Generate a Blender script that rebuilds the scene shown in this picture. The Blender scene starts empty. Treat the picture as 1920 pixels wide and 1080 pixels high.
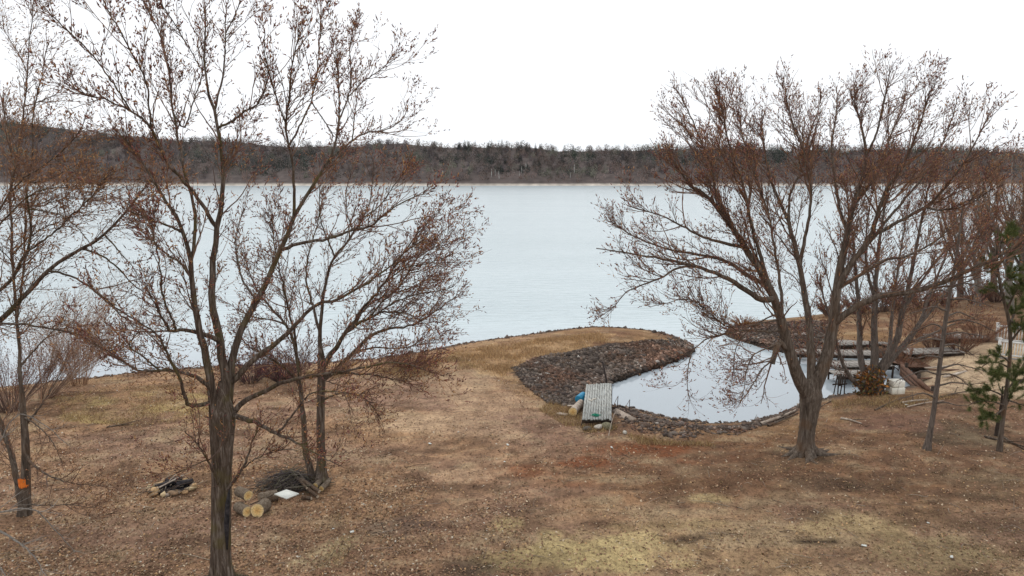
import bpy, math, random
import numpy as np
from math import radians, sin, cos, pi

random.seed(7)
rng = np.random.default_rng(7)
SC = bpy.context.scene
COL = SC.collection

# ------------------------------------------------------------------ camera
CAM_Z, F_PX, PITCH = 10.6, 1300.0, radians(9.07)
cam_data = bpy.data.cameras.new("camera")
cam_data.sensor_width = 36.0
cam_data.lens = 36.0 * F_PX / 1920.0
cam_data.clip_start = 0.1
cam_data.clip_end = 9000
cam = bpy.data.objects.new("camera", cam_data)
COL.objects.link(cam)
cam.location = (0, 0, CAM_Z)
cam.rotation_euler = (radians(90) - PITCH, 0, 0)
SC.camera = cam

# ------------------------------------------------------------------ sky + sun (overcast)
SUN_EL, SUN_AZ = radians(48), radians(150)
w = bpy.data.worlds.new("World")
SC.world = w
w.use_nodes = True
nt = w.node_tree
nt.nodes.clear()
sky = nt.nodes.new("ShaderNodeTexSky")
sky.sky_type = 'NISHITA'
sky.sun_disc = False
sky.sun_elevation = SUN_EL
sky.sun_rotation = SUN_AZ
sky.dust_density = 3.0
hs = nt.nodes.new("ShaderNodeHueSaturation")
hs.inputs['Saturation'].default_value = 0.25
cl = nt.nodes.new("ShaderNodeMix"); cl.data_type = 'RGBA'
cl.inputs[0].default_value = 0.82
cl.inputs[7].default_value = (12.2, 12.5, 12.9, 1)
bg = nt.nodes.new("ShaderNodeBackground")
bg.inputs['Strength'].default_value = 0.1
out = nt.nodes.new("ShaderNodeOutputWorld")
nt.links.new(sky.outputs[0], hs.inputs['Color'])
nt.links.new(hs.outputs[0], cl.inputs[6])
nt.links.new(cl.outputs[2], bg.inputs['Color'])
nt.links.new(bg.outputs[0], out.inputs[0])
sun_d = bpy.data.lights.new("sun", 'SUN')
sun_d.energy = 1.2
sun_d.angle = radians(18)
sun_d.color = (1.0, 0.96, 0.9)
sun = bpy.data.objects.new("sun", sun_d)
COL.objects.link(sun)
sun.rotation_euler = (radians(90) - SUN_EL, 0, pi - SUN_AZ + pi)
SC.view_settings.view_transform = 'Standard'
SC.view_settings.look = 'None'
SC.view_settings.exposure = 0.0
SC.view_settings.gamma = 1.0
SC.view_settings.use_curve_mapping = False

# ------------------------------------------------------------------ helpers
cP, sP = cos(PITCH), sin(PITCH)

def px_of(p):
    x, y, z = p[0], p[1], p[2] - CAM_Z
    f = y * cP - z * sP; up_ = y * sP + z * cP
    return 960 + F_PX * x / f, 540 - F_PX * up_ / f

def ray(u, v):
    x = (u - 960.0) / F_PX
    y = (540.0 - v) / F_PX
    return np.array([x, cP + y * sP, -sP + y * cP])

def at(u, v, Y):
    d = ray(u, v)
    p = d * (Y / d[1])
    return np.array([p[0], p[1], p[2] + CAM_Z])

def atz(u, v, z):
    d = ray(u, v)
    t = (z - CAM_Z) / d[2]
    p = d * t
    return np.array([p[0], p[1], z])

def _hash(ix, iy, seed):
    h = (ix.astype(np.int64) * 374761393 + iy.astype(np.int64) * 668265263 + seed * 974711) & 0x7fffffff
    h = ((h ^ (h >> 13)) * 1274126177) & 0x7fffffff
    h = h ^ (h >> 16)
    return (h & 0xffff) / 65535.0

def vnoise(x, y, seed=0):
    x = np.asarray(x, float); y = np.asarray(y, float)
    ix = np.floor(x); iy = np.floor(y)
    fx = x - ix; fy = y - iy
    fx = fx * fx * (3 - 2 * fx); fy = fy * fy * (3 - 2 * fy)
    a = _hash(ix, iy, seed); b = _hash(ix + 1, iy, seed)
    c = _hash(ix, iy + 1, seed); d = _hash(ix + 1, iy + 1, seed)
    return (a * (1 - fx) + b * fx) * (1 - fy) + (c * (1 - fx) + d * fx) * fy

def fbm(x, y, seed=0, oct=4):
    s = 0; a = 0.5; t = 0
    for i in range(oct):
        s = s + a * vnoise(x * 2 ** i, y * 2 ** i, seed + i * 17); t += a; a *= 0.55
    return s / t

def mesh_obj(name, V, F, mat=None, parent=None, smooth=True, col=None, mats=None, midx=None):
    """V (n,3); F a list of int arrays (m,k) with k = 3 or 4 (or one array)."""
    if isinstance(F, np.ndarray): F = [F]
    F = [f for f in F if len(f)]
    me = bpy.data.meshes.new(name)
    V = np.asarray(V, np.float32)
    me.vertices.add(len(V))
    me.vertices.foreach_set("co", V.ravel())
    loops = np.concatenate([f.ravel() for f in F]).astype(np.int32)
    sizes = np.concatenate([np.full(len(f), f.shape[1], np.int32) for f in F])
    starts = np.concatenate([[0], np.cumsum(sizes)[:-1]]).astype(np.int32)
    me.loops.add(len(loops))
    me.loops.foreach_set("vertex_index", loops)
    me.polygons.add(len(sizes))
    me.polygons.foreach_set("loop_start", starts)
    me.polygons.foreach_set("loop_total", sizes)
    if smooth:
        me.polygons.foreach_set("use_smooth", np.ones(len(sizes), bool))
    if mats:
        for m in mats: me.materials.append(m)
        if midx is not None: me.polygons.foreach_set("material_index", np.asarray(midx, np.int32))
    elif mat: me.materials.append(mat)
    if col is not None:
        ca = me.color_attributes.new("Col", 'FLOAT_COLOR', 'POINT')
        c4 = np.ones((len(V), 4), np.float32); c4[:, :3] = col
        ca.data.foreach_set("color", c4.ravel())
    me.update(calc_edges=True)
    me.validate()
    o = bpy.data.objects.new(name, me)
    COL.objects.link(o)
    if parent is not None: attach(o, parent)
    return o

def attach(o, parent):
    o.parent = parent
    o.matrix_parent_inverse = inv_of(parent)

def world_of(o):
    from mathutils import Matrix
    m = Matrix.LocRotScale(o.location, o.rotation_euler, o.scale)
    if o.parent is not None:
        m = world_of(o.parent) @ o.matrix_parent_inverse @ m
    return m

def inv_of(o):
    return world_of(o).inverted()

def thing(name, loc, label, cat, group=None):
    o = bpy.data.objects.new(name, None)
    o.empty_display_size = 0.3
    COL.objects.link(o)
    o.location = tuple(float(a) for a in loc)
    return tag(o, label, cat, group)

def tag(o, label=None, cat=None, group=None, kind=None):
    if label: o["label"] = label
    if cat: o["category"] = cat
    if group: o["group"] = group
    if kind: o["kind"] = kind
    return o

class MB:
    """collects geometry for ONE mesh object"""
    def __init__(s): s.V = []; s.Q = []; s.T = []; s.C = []; s.n = 0
    def add(s, V, Q=None, T=None, c=None):
        V = np.asarray(V, float)
        s.V.append(V)
        if Q is not None and len(Q): s.Q.append(np.asarray(Q) + s.n)
        if T is not None and len(T): s.T.append(np.asarray(T) + s.n)
        if c is not None:
            c = np.asarray(c, float)
            s.C.append(np.broadcast_to(c, (len(V), 3)))
        s.n += len(V)
        return s
    def box(s, c, size, rz=0.0, rx=0.0, ry=0.0, taper=1.0, c_=None, jitter=0.0):
        hx, hy, hz = size[0] / 2, size[1] / 2, size[2] / 2
        V = np.array([[x, y, z] for z in (-hz, hz) for y in (-hy, hy) for x in (-hx, hx)], float)
        V[4:, :2] *= taper
        if jitter: V += rng.uniform(-jitter, jitter, V.shape)
        V = V @ rot(rx, ry, rz).T + np.asarray(c, float)
        Q = [[0, 2, 3, 1], [4, 5, 7, 6], [0, 1, 5, 4], [2, 6, 7, 3], [0, 4, 6, 2], [1, 3, 7, 5]]
        return s.add(V, Q, c=c_)
    def bar(s, a, b, wdt, h, c_=None, roll=0.0):
        a = np.asarray(a, float); b = np.asarray(b, float)
        t = b - a; L = np.linalg.norm(t); t /= L
        up = np.array([0, 0, 1.0]) if abs(t[2]) < .95 else np.array([0, 1.0, 0])
        sd = np.cross(t, up); sd /= np.linalg.norm(sd); up = np.cross(sd, t)
        if roll:
            sd, up = sd * cos(roll) + up * sin(roll), up * cos(roll) - sd * sin(roll)
        V = []
        for p in (a, b):
            for i, j in ((-1, -1), (1, -1), (1, 1), (-1, 1)):
                V.append(p + sd * i * wdt / 2 + up * j * h / 2)
        Q = [[3, 2, 1, 0], [4, 5, 6, 7], [0, 1, 5, 4], [1, 2, 6, 5], [2, 3, 7, 6], [3, 0, 4, 7]]
        return s.add(V, Q, c=c_)
    def tube(s, P, R, sides=8, caps=True, c_=None):
        V, Q = tubes(np.asarray(P, float)[None], np.asarray(R, float)[None], sides)
        n = len(P)
        T = []
        if caps:
            V = np.vstack([V, P[0], P[-1]])
            a, b = len(V) - 2, len(V) - 1
            for k in range(sides):
                T.append([a, (k + 1) % sides, k]); o = (n - 1) * sides
                T.append([b, o + k, o + (k + 1) % sides])
        return s.add(V, Q, T, c=c_)
    def build(s, name, mat=None, parent=None, smooth=False):
        V = np.vstack(s.V)
        F = []
        if s.Q: F.append(np.vstack(s.Q))
        if s.T: F.append(np.vstack(s.T))
        col = np.vstack(s.C) if s.C else None
        return mesh_obj(name, V, F, mat, parent, smooth, col)

def rot(rx, ry, rz):
    cx, sx, cy, sy, cz, sz = cos(rx), sin(rx), cos(ry), sin(ry), cos(rz), sin(rz)
    X = np.array([[1, 0, 0], [0, cx, -sx], [0, sx, cx]])
    Y = np.array([[cy, 0, sy], [0, 1, 0], [-sy, 0, cy]])
    Z = np.array([[cz, -sz, 0], [sz, cz, 0], [0, 0, 1]])
    return Z @ Y @ X

def nrm(a):
    return a / np.maximum(np.linalg.norm(a, axis=-1, keepdims=True), 1e-9)

def tubes(P, R, sides):
    """P (B,n,3), R (B,n) -> verts, quads of B tubes"""
    B, n, _ = P.shape
    T = nrm(np.gradient(P, axis=1))
    m = nrm(T.mean(1))
    ax = np.eye(3)[np.argmin(np.abs(m), axis=1)]
    ref = nrm(np.cross(m, ax))[:, None, :]
    N = nrm(ref - (ref * T).sum(-1, keepdims=True) * T)
    Bn = np.cross(T, N)
    a = np.arange(sides) * 2 * pi / sides
    ca, sa = np.cos(a)[None, None, :, None], np.sin(a)[None, None, :, None]
    V = P[:, :, None, :] + R[:, :, None, None] * (N[:, :, None, :] * ca + Bn[:, :, None, :] * sa)
    i = np.arange(n - 1)[:, None]; k = np.arange(sides)[None, :]
    k2 = (k + 1) % sides
    q = np.stack([i * sides + k, i * sides + k2, (i + 1) * sides + k2, (i + 1) * sides + k], -1).reshape(-1, 4)
    q = (q[None] + (np.arange(B) * n * sides)[:, None, None]).reshape(-1, 4)
    return V.reshape(-1, 3), q

# ------------------------------------------------------------------ materials
def mat(name):
    m = bpy.data.materials.new(name); m.use_nodes = True
    n = m.node_tree; b = n.nodes["Principled BSDF"]
    b.inputs['Specular IOR Level'].default_value = 0.25
    b.inputs['Roughness'].default_value = 0.85
    return m, n, b

def N(n, t, **kw):
    x = n.nodes.new(t)
    for k, v in kw.items(): setattr(x, k, v)
    return x

def ramp(n, stops):
    r = N(n, "ShaderNodeValToRGB")
    e = r.color_ramp.elements
    e[0].position, e[0].color = stops[0][0], (*stops[0][1], 1)
    e[1].position, e[1].color = stops[-1][0], (*stops[-1][1], 1)
    for p, c in stops[1:-1]:
        q = e.new(p); q.color = (*c, 1)
    return r

def noise_mat(name, stops, scale=8.0, stretch=(1, 1, 1), detail=6, rough=.85, bump=.3, dist=.02, coord='Object', distort=0.0):
    m, n, b = mat(name)
    tc = N(n, "ShaderNodeTexCoord"); mp = N(n, "ShaderNodeMapping")
    mp.inputs['Scale'].default_value = stretch
    no = N(n, "ShaderNodeTexNoise"); no.inputs['Scale'].default_value = scale
    no.inputs['Detail'].default_value = detail; no.inputs['Roughness'].default_value = .65
    no.inputs['Distortion'].default_value = distort
    r = ramp(n, stops)
    L = n.links.new
    L(tc.outputs[coord], mp.inputs[0]); L(mp.outputs[0], no.inputs['Vector'])
    L(no.outputs['Fac'], r.inputs[0]); L(r.outputs[0], b.inputs['Base Color'])
    b.inputs['Roughness'].default_value = rough
    if bump:
        bp = N(n, "ShaderNodeBump"); bp.inputs['Strength'].default_value = bump; bp.inputs['Distance'].default_value = dist
        L(no.outputs['Fac'], bp.inputs['Height']); L(bp.outputs[0], b.inputs['Normal'])
    return m

def attr_mat(name, var=.35, scale=20.0, rough=.9, trans=0.0):
    m, n, b = mat(name)
    at_ = N(n, "ShaderNodeAttribute"); at_.attribute_name = "Col"
    tc = N(n, "ShaderNodeTexCoord")
    no = N(n, "ShaderNodeTexNoise"); no.inputs['Scale'].default_value = scale; no.inputs['Detail'].default_value = 4
    mr = N(n, "ShaderNodeMapRange"); mr.inputs[1].default_value = .3; mr.inputs[2].default_value = .7
    mr.inputs[3].default_value = 1 - var; mr.inputs[4].default_value = 1 + var
    vm = N(n, "ShaderNodeVectorMath"); vm.operation = 'SCALE'
    L = n.links.new
    L(tc.outputs['Object'], no.inputs['Vector']); L(no.outputs['Fac'], mr.inputs[0])
    L(at_.outputs['Color'], vm.inputs[0]); L(mr.outputs[0], vm.inputs['Scale'])
    L(vm.outputs[0], b.inputs['Base Color'])
    b.inputs['Roughness'].default_value = rough
    b.inputs['Specular IOR Level'].default_value = .15
    return m

def bark_mat(name, dark, mid, light, moss=None, sc=5.0, zs=.16):
    m, n, b = mat(name)
    L = n.links.new
    tc = N(n, "ShaderNodeTexCoord"); mp = N(n, "ShaderNodeMapping"); mp.inputs['Scale'].default_value = (1, 1, zs)
    no = N(n, "ShaderNodeTexNoise"); no.inputs['Scale'].default_value = sc * 3.2; no.inputs['Detail'].default_value = 8
    no.inputs['Roughness'].default_value = .7; no.inputs['Distortion'].default_value = .5
    r = ramp(n, [(.30, dark), (.5, mid), (.74, light)])
    L(tc.outputs['Object'], mp.inputs[0]); L(mp.outputs[0], no.inputs['Vector']); L(no.outputs['Fac'], r.inputs[0])
    c = r.outputs[0]
    n2 = N(n, "ShaderNodeTexNoise"); n2.inputs['Scale'].default_value = 1.7; n2.inputs['Detail'].default_value = 5
    L(tc.outputs['Object'], n2.inputs['Vector'])
    if moss:
        r2 = ramp(n, [(.50, (0, 0, 0)), (.68, (.75, .75, .75))])
        L(n2.outputs['Fac'], r2.inputs[0])
        mx = N(n, "ShaderNodeMix", data_type='RGBA'); mx.inputs[7].default_value = (*moss, 1)
        L(r2.outputs[0], mx.inputs[0]); L(c, mx.inputs[6]); c = mx.outputs[2]
    L(c, b.inputs['Base Color'])
    bp = N(n, "ShaderNodeBump"); bp.inputs['Strength'].default_value = .9; bp.inputs['Distance'].default_value = .035
    L(no.outputs['Fac'], bp.inputs['Height']); L(bp.outputs[0], b.inputs['Normal'])
    b.inputs['Roughness'].default_value = .92
    b.inputs['Specular IOR Level'].default_value = .12
    return m

M = {}
M['bark'] = bark_mat("maple_bark", (.020, .015, .012), (.090, .066, .050), (.27, .23, .195), (.105, .085, .03), zs=.11)
M['bark2'] = bark_mat("grey_bark", (.026, .021, .017), (.105, .080, .062), (.23, .195, .16), (.125, .075, .045), zs=.12)
M['bark_pale'] = bark_mat("pale_bark", (.10, .085, .07), (.22, .195, .17), (.36, .33, .29))
M['bark_far'] = bark_mat("slim_bark", (.05, .042, .036), (.13, .105, .088), (.24, .20, .17))
M['twig'] = attr_mat("twig_bark", .25, 3.0)
M['bud'] = attr_mat("red_bud", .3, 6.0)
M['litter'] = attr_mat("leaf_litter", .2, 9.0)
M['wood_far'] = attr_mat("far_wood", .3, .12)
M['needle'] = attr_mat("pine_needle", .3, 3.0)
M['stone'] = attr_mat("bank_stone", .45, 7.0)
M['log_bark'] = bark_mat("log_bark", (.06, .045, .03), (.17, .13, .095), (.32, .27, .21), None, 6, 1.0)
M['cut'] = noise_mat("cut_wood", [(.3, (.42, .25, .10)), (.6, (.60, .41, .18)), (.8, (.68, .50, .27))], 9, bump=.1)
M['cut_pale'] = noise_mat("weathered_cut_wood", [(.3, (.30, .24, .17)), (.7, (.58, .50, .40))], 9, bump=.1)
M['weathered'] = noise_mat("weathered_wood", [(.28, (.09, .088, .08)), (.48, (.32, .325, .305)), (.72, (.58, .59, .55))], 4, (7, .55, 7), bump=.4)
M['dock_wood'] = noise_mat("dock_wood", [(.25, (.12, .105, .095)), (.5, (.25, .225, .20)), (.78, (.42, .39, .36))], 4, (1, 1, 4), bump=.3)
M['dark_wood'] = noise_mat("dark_wet_wood", [(.3, (.018, .013, .010)), (.7, (.07, .05, .038))], 6, bump=.3)
M['brown_timber'] = noise_mat("brown_timber", [(.3, (.07, .035, .022)), (.7, (.18, .095, .06))], 6, bump=.3)
M['drift'] = noise_mat("driftwood", [(.3, (.20, .15, .11)), (.55, (.40, .33, .27)), (.75, (.58, .52, .45))], 5, (1, 1, 1), bump=.4)
M['char'] = noise_mat("charred_wood", [(.35, (.008, .008, .009)), (.7, (.06, .052, .055))], 8, bump=.5)
M['white_board'] = noise_mat("white_board", [(.3, (.60, .62, .58)), (.7, (.74, .75, .70))], 4, bump=.05)
M['white_paint'] = noise_mat("white_paint", [(.3, (.62, .62, .60)), (.7, (.80, .80, .78))], 3, bump=.05)
M['blue'] = noise_mat("blue_plastic", [(.3, (.02, .16, .30)), (.7, (.04, .29, .46))], 5, rough=.45, bump=.05)
M['green'] = noise_mat("green_rope", [(.3, (.01, .16, .10)), (.7, (.04, .34, .22))], 30, bump=.3)
M['rope'] = noise_mat("pale_rope", [(.3, (.40, .36, .30)), (.7, (.70, .66, .58))], 30, bump=.3)
M['rust'] = noise_mat("dark_metal", [(.3, (.02, .017, .016)), (.7, (.06, .045, .04))], 20, bump=.2)
M['orange'] = noise_mat("orange_paint", [(.3, (.62, .13, .02)), (.7, (.85, .24, .04))], 14, bump=.1)
M['foam'] = noise_mat("white_foam", [(.3, (.70, .66, .55)), (.7, (.84, .82, .74))], 5, bump=.2)

M['cut_attr'] = attr_mat("sawn_end_grain", .28, 26.0)

def stuff_tag(o, label=None, cat=None):
    return tag(o, label, cat, None, "stuff")

# ------------------------------------------------------------------ land outline (shore traced on the water plane)
shore_px = [(-420, 772), (-150, 748), (0, 734), (100, 724), (187, 715), (274, 705), (380, 697), (480, 692), (560, 690), (640, 685), (700, 680), (780, 668),
            (860, 652), (900, 646), (940, 641), (1000, 632), (1060, 624), (1110, 620), (1170, 622), (1230, 628), (1270, 637), (1297, 649), (1303, 658),
            (1290, 668), (1250, 684), (1200, 701), (1150, 718), (1125, 730), (1110, 744), (1113, 756), (1135, 763), (1165, 769), (1200, 777), (1260, 792),
            (1330, 801), (1400, 798), (1450, 784), (1490, 766), (1560, 748), (1610, 741), (1680, 735), (1722, 724), (1716, 700), (1700, 682), (1660, 672),
            (1600, 669), (1530, 669), (1480, 663), (1440, 655), (1400, 643), (1368, 633), (1358, 626), (1366, 616), (1420, 607), (1500, 599), (1560, 591), (1640, 581),
            (1720, 571), (1800, 560), (1920, 549), (2300, 531)]
LAND = [atz(u, v, 0)[:2] for u, v in shore_px]
LAND = np.array([(-420, 30), (-140, 26), (-70, 30)] + [tuple(p) for p in LAND] + [(150, 84), (420, 110), (420, -140), (-420, -140)])

def sdist(x, y):
    x = np.asarray(x, float).ravel(); y = np.asarray(y, float).ravel()
    d2 = np.full(x.shape, 1e12); inside = np.zeros(x.shape, bool)
    A = LAND; Bp = np.roll(LAND, -1, axis=0)
    for a, b in zip(A, Bp):
        e = b - a
        t = np.clip(((x - a[0]) * e[0] + (y - a[1]) * e[1]) / max(e @ e, 1e-9), 0, 1)
        dx = x - a[0] - t * e[0]; dy = y - a[1] - t * e[1]
        d2 = np.minimum(d2, dx * dx + dy * dy)
        c = (a[1] > y) != (b[1] > y)
        with np.errstate(divide='ignore', invalid='ignore'):
            xi = a[0] + (y - a[1]) / (b[1] - a[1] + 1e-12) * e[0]
        inside ^= c & (x < xi)
    return np.where(inside, np.sqrt(d2), -np.sqrt(d2))

def height(x, y, sd=None):
    x = np.asarray(x, float); y = np.asarray(y, float)
    if sd is None: sd = sdist(x, y).reshape(x.shape)
    top = 1.05 + .012 * np.clip(32 - y, 0, 30) + .10 * (fbm(x * .13, y * .13, 3, 3) - .5) * 2
    land = np.minimum(.18, np.maximum(sd, 0) * 1.2) + (top - .18) * (1 - np.exp(-np.maximum(sd, 0) / 2.4)) + .03 * (fbm(x * .9, y * .9, 9, 3) - .5) * np.clip(sd, 0, 1)
    sea = np.maximum(-.45 * np.maximum(-sd, 0), -2.2)
    return np.where(sd > 0, land, sea)

def hz(x, y):
    return float(height(np.array([x]), np.array([y]))[0])

def ground(u, v):
    z = 1.0
    for _ in range(25):
        p = atz(u, v, z)
        z = .5 * z + .5 * hz(p[0], p[1])
    return np.array([p[0], p[1], hz(p[0], p[1])])

def in_poly(x, y, poly):
    inside = np.zeros(np.shape(x), bool)
    A = poly; B_ = np.roll(poly, -1, axis=0)
    for a, b in zip(A, B_):
        c = (a[1] > y) != (b[1] > y)
        xi = a[0] + (y - a[1]) / (b[1] - a[1] + 1e-12) * (b[0] - a[0])
        inside ^= c & (x < xi)
    return inside

def wpoly(px):
    return np.array([ground(u, v)[:2] for u, v in px])

# ------------------------------------------------------------------ ground
xs = np.concatenate([[-420, -300, -200, -140, -100, -80, -66, -56], np.arange(-50, -24, .9), np.arange(-24, 34, .2), np.arange(34, 64, .9), [68, 76, 90, 110, 150, 220, 320, 420]])
ys = np.concatenate([[-140, -90, -50, -25, -10, 0, 4, 7], np.arange(9, 52, .2), np.arange(52, 80, .7), [84, 90, 100, 112]])
GX, GY = np.meshgrid(xs, ys)
SD = sdist(GX, GY).reshape(GX.shape)
GZ = height(GX, GY, SD)

BANK = [wpoly([(962, 692), (1000, 672), (1100, 654), (1200, 640), (1285, 642), (1303, 658), (1250, 684), (1150, 718), (1110, 744), (1100, 765), (1030, 757), (985, 722)]),
        wpoly([(1150, 764), (1200, 777), (1260, 792), (1330, 801), (1400, 798), (1450, 784), (1495, 764), (1480, 778), (1430, 798), (1380, 818), (1330, 812), (1290, 826), (1240, 816), (1200, 812), (1168, 796)]),
        wpoly([(1358, 626), (1370, 612), (1500, 603), (1560, 602), (1560, 668), (1480, 663), (1440, 655), (1400, 643)])]

def bank_mask(x, y):
    m = np.zeros(np.shape(x), bool)
    for p in BANK: m |= in_poly(x, y, p)
    return m

def ground_colour(X, Y, S):
    c = np.empty(X.shape + (3,))
    base = np.array([.335, .203, .115]); mauve = np.array([.275, .172, .120]); dark = np.array([.100, .060, .038])
    n1 = fbm(X * .22, Y * .35, 21, 4); n2 = fbm(X * .7, Y * 1.3, 31, 4); n3 = fbm(X * 2.5, Y * 3.5, 41, 3)
    k = np.clip((n1 - .35) * 3, 0, 1)[..., None]
    c[:] = base * k + mauve * (1 - k)
    def mixin(col, f):
        nonlocal c
        f = np.clip(f, 0, 1)[..., None]
        c = c * (1 - f) + np.array(col) * f
    # right half of the lawn is darker, redder thatch
    mixin((.150, .078, .042), np.clip((X - .5) / 4, 0, 1) * np.clip((Y - 17.5) / 3, 0, 1) * (.45 + .5 * n1))
    mixin((.30, .215, .125), np.clip((19.5 - Y) / 4, 0, 1) * np.clip((X + 1.5) / 4, 0, 1) * np.clip((n1 - .25) * 2.2, 0, 1) * .8)
    n4 = fbm(X * 1.6 + Y * .5, Y * 3.2 - X * .6, 45, 4)
    mixin((.15, .092, .062), np.clip((n4 - .54) * 5, 0, .65)); mixin((.34, .25, .16), np.clip((.40 - n4) * 5, 0, .5))
    mixin(dark, np.clip((n2 - .56) * 5, 0, .7))
    mixin((.33, .25, .155), np.clip((.42 - n2) * 5, 0, .6))
    def blob(u, v, ru, rv, col, s, rough=.55, seed=0, tilt=0.0):
        nonlocal c
        p = ground(u, v); a = ground(u, v - rv); b = ground(u, v + rv)
        rx = ru * p[1] / F_PX; ry = max(.2, (a[1] - b[1]) / 2)
        dx = X - p[0]; dy = Y - p[1]
        if tilt: dx, dy = dx * cos(tilt) + dy * sin(tilt), dy * cos(tilt) - dx * sin(tilt)
        d = np.sqrt((dx / rx) ** 2 + (dy / ry) ** 2)
        wob = (fbm(X * 1.1, Y * 1.6, 50 + seed, 4) - .5) * 2 * rough * 1.6 + (n3 - .5) * .5
        mixin(col, np.clip((1.05 + wob - d) * 2.2, 0, 1) * s)
    tan = (.34, .245, .165); straw = (.41, .315, .165); red = (.19, .070, .032); gold = (.43, .28, .125)
    tan = (.44, .31, .20)
    blob(790, 788, 75, 18, tan, .9, seed=1); blob(900, 770, 110, 60, (.40, .275, .175), .55, seed=2)
    blob(870, 890, 65, 11, (.42, .28, .18), .85, seed=3); blob(860, 730, 90, 28, (.40, .28, .18), .6, seed=4)
    blob(620, 1030, 34, 45, (.40, .31, .185), .85, .4, seed=5, tilt=-.9)
    blob(960, 980, 32, 16, straw, .8, seed=6); blob(1110, 1035, 160, 42, (.43, .34, .17), .85, seed=7)
    blob(1180, 1010, 120, 24, (.46, .36, .185), .75, seed=8); blob(1340, 935, 45, 10, (.40, .31, .165), .75, seed=9)
    blob(1000, 1050, 110, 25, (.33, .255, .13), .7, seed=19); blob(1270, 985, 130, 14, (.34, .255, .135), .6, seed=20)
    blob(1600, 980, 120, 26, (.44, .33, .18), .75, seed=10); blob(1750, 1040, 150, 40, (.26, .20, .105), .6, seed=11)
    blob(1220, 842, 130, 13, red, .85, seed=12); blob(1100, 868, 95, 13, red, .85, seed=13); blob(985, 888, 50, 14, red, .7, seed=14); blob(1330, 862, 120, 12, red, .5, seed=31); blob(1060, 905, 80, 12, red, .4, seed=32)
    blob(1400, 890, 160, 22, (.10, .055, .034), .6, seed=15); blob(1420, 862, 150, 16, (.09, .05, .032), .5, seed=16)
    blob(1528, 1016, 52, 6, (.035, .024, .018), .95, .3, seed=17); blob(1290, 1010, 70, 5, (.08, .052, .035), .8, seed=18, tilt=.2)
    blob(1560, 905, 100, 16, (.085, .06, .042), .7, seed=22); blob(1800, 815, 110, 30, (.085, .068, .046), .6, seed=23)
    blob(1650, 790, 120, 22, (.20, .115, .085), .6, seed=24); blob(1830, 900, 90, 40, (.115, .078, .05), .6, seed=25)
    blob(1512, 858, 62, 11, (.10, .058, .036), .6, seed=33); blob(1400, 900, 210, 34, (.13, .072, .042), .45, seed=34)  # first blob: dark thatch doubling as painted contact shade round the maple base
    blob(890, 1065, 60, 14, (.07, .05, .04), .7, seed=26); blob(760, 990, 130, 20, (.13, .095, .08), .5, seed=27)
    # straw fringe on the spit and along the shore
    JX = X + (fbm(X * .8, Y * .8, 401, 4) - .5) * 3.2; JY = Y + (fbm(X * .8, Y * .8, 431, 4) - .5) * 3.2
    fr = np.clip((1.0 - np.abs(S - 2.6) / 1.6), 0, 1) * np.clip((fbm(X * .8, Y * .8, 61, 3) - .22) * 3, 0, 1)
    spit = in_poly(JX, JY, wpoly([(840, 668), (1000, 636), (1140, 624), (1150, 640), (1050, 662), (970, 690), (965, 720), (900, 690)]))
    mixin(gold, fr * np.where(spit, .8, .25) * (Y > 24)); mixin((.38, .25, .13), spit * .6)
    mixin((.08, .062, .052), np.clip((1.1 - S) * 1.5, 0, .85) * (Y > 24))
    mixin((.36, .27, .12), np.clip(fbm(X * .9, Y * .9, 77, 3) * 3 - 1.2, 0, .8) * in_poly(X, Y, wpoly([(90, 745), (330, 730), (420, 745), (400, 790), (250, 800), (120, 790)])))
    # bare sand round the boat landing
    sand = in_poly(JX, JY, wpoly([(1700, 690), (1790, 640), (1930, 640), (2100, 650), (2100, 735), (1880, 745), (1760, 740), (1735, 726)]))
    mixin((.44, .335, .225), np.where(sand, .85, 0) * np.clip(fbm(X * .6, Y * .6, 71, 3) * 2.4, .4, 1))
    far = np.clip((Y - 45) / 8, 0, 1) * (X > 8)
    mixin((.19, .125, .08), far * .7)
    # wet stones, mud at the edge
    bank = bank_mask(X * .6 + JX * .4, Y * .6 + JY * .4)
    rim = in_poly(X, Y, BANK[1])
    mixin((.06, .047, .041), np.where(rim, np.clip(1.25 - S / 1.9, 0, .9), np.where(bank, .92, 0)))
    mixin((.06, .045, .036), np.clip((.8 - S) / .8, 0, 1) * .9)
    return c

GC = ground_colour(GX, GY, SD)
ny, nx = GX.shape
idx = np.arange(ny * nx).reshape(ny, nx)
Q = np.stack([idx[:-1, :-1], idx[:-1, 1:], idx[1:, 1:], idx[1:, :-1]], -1).reshape(-1, 4)

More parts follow.
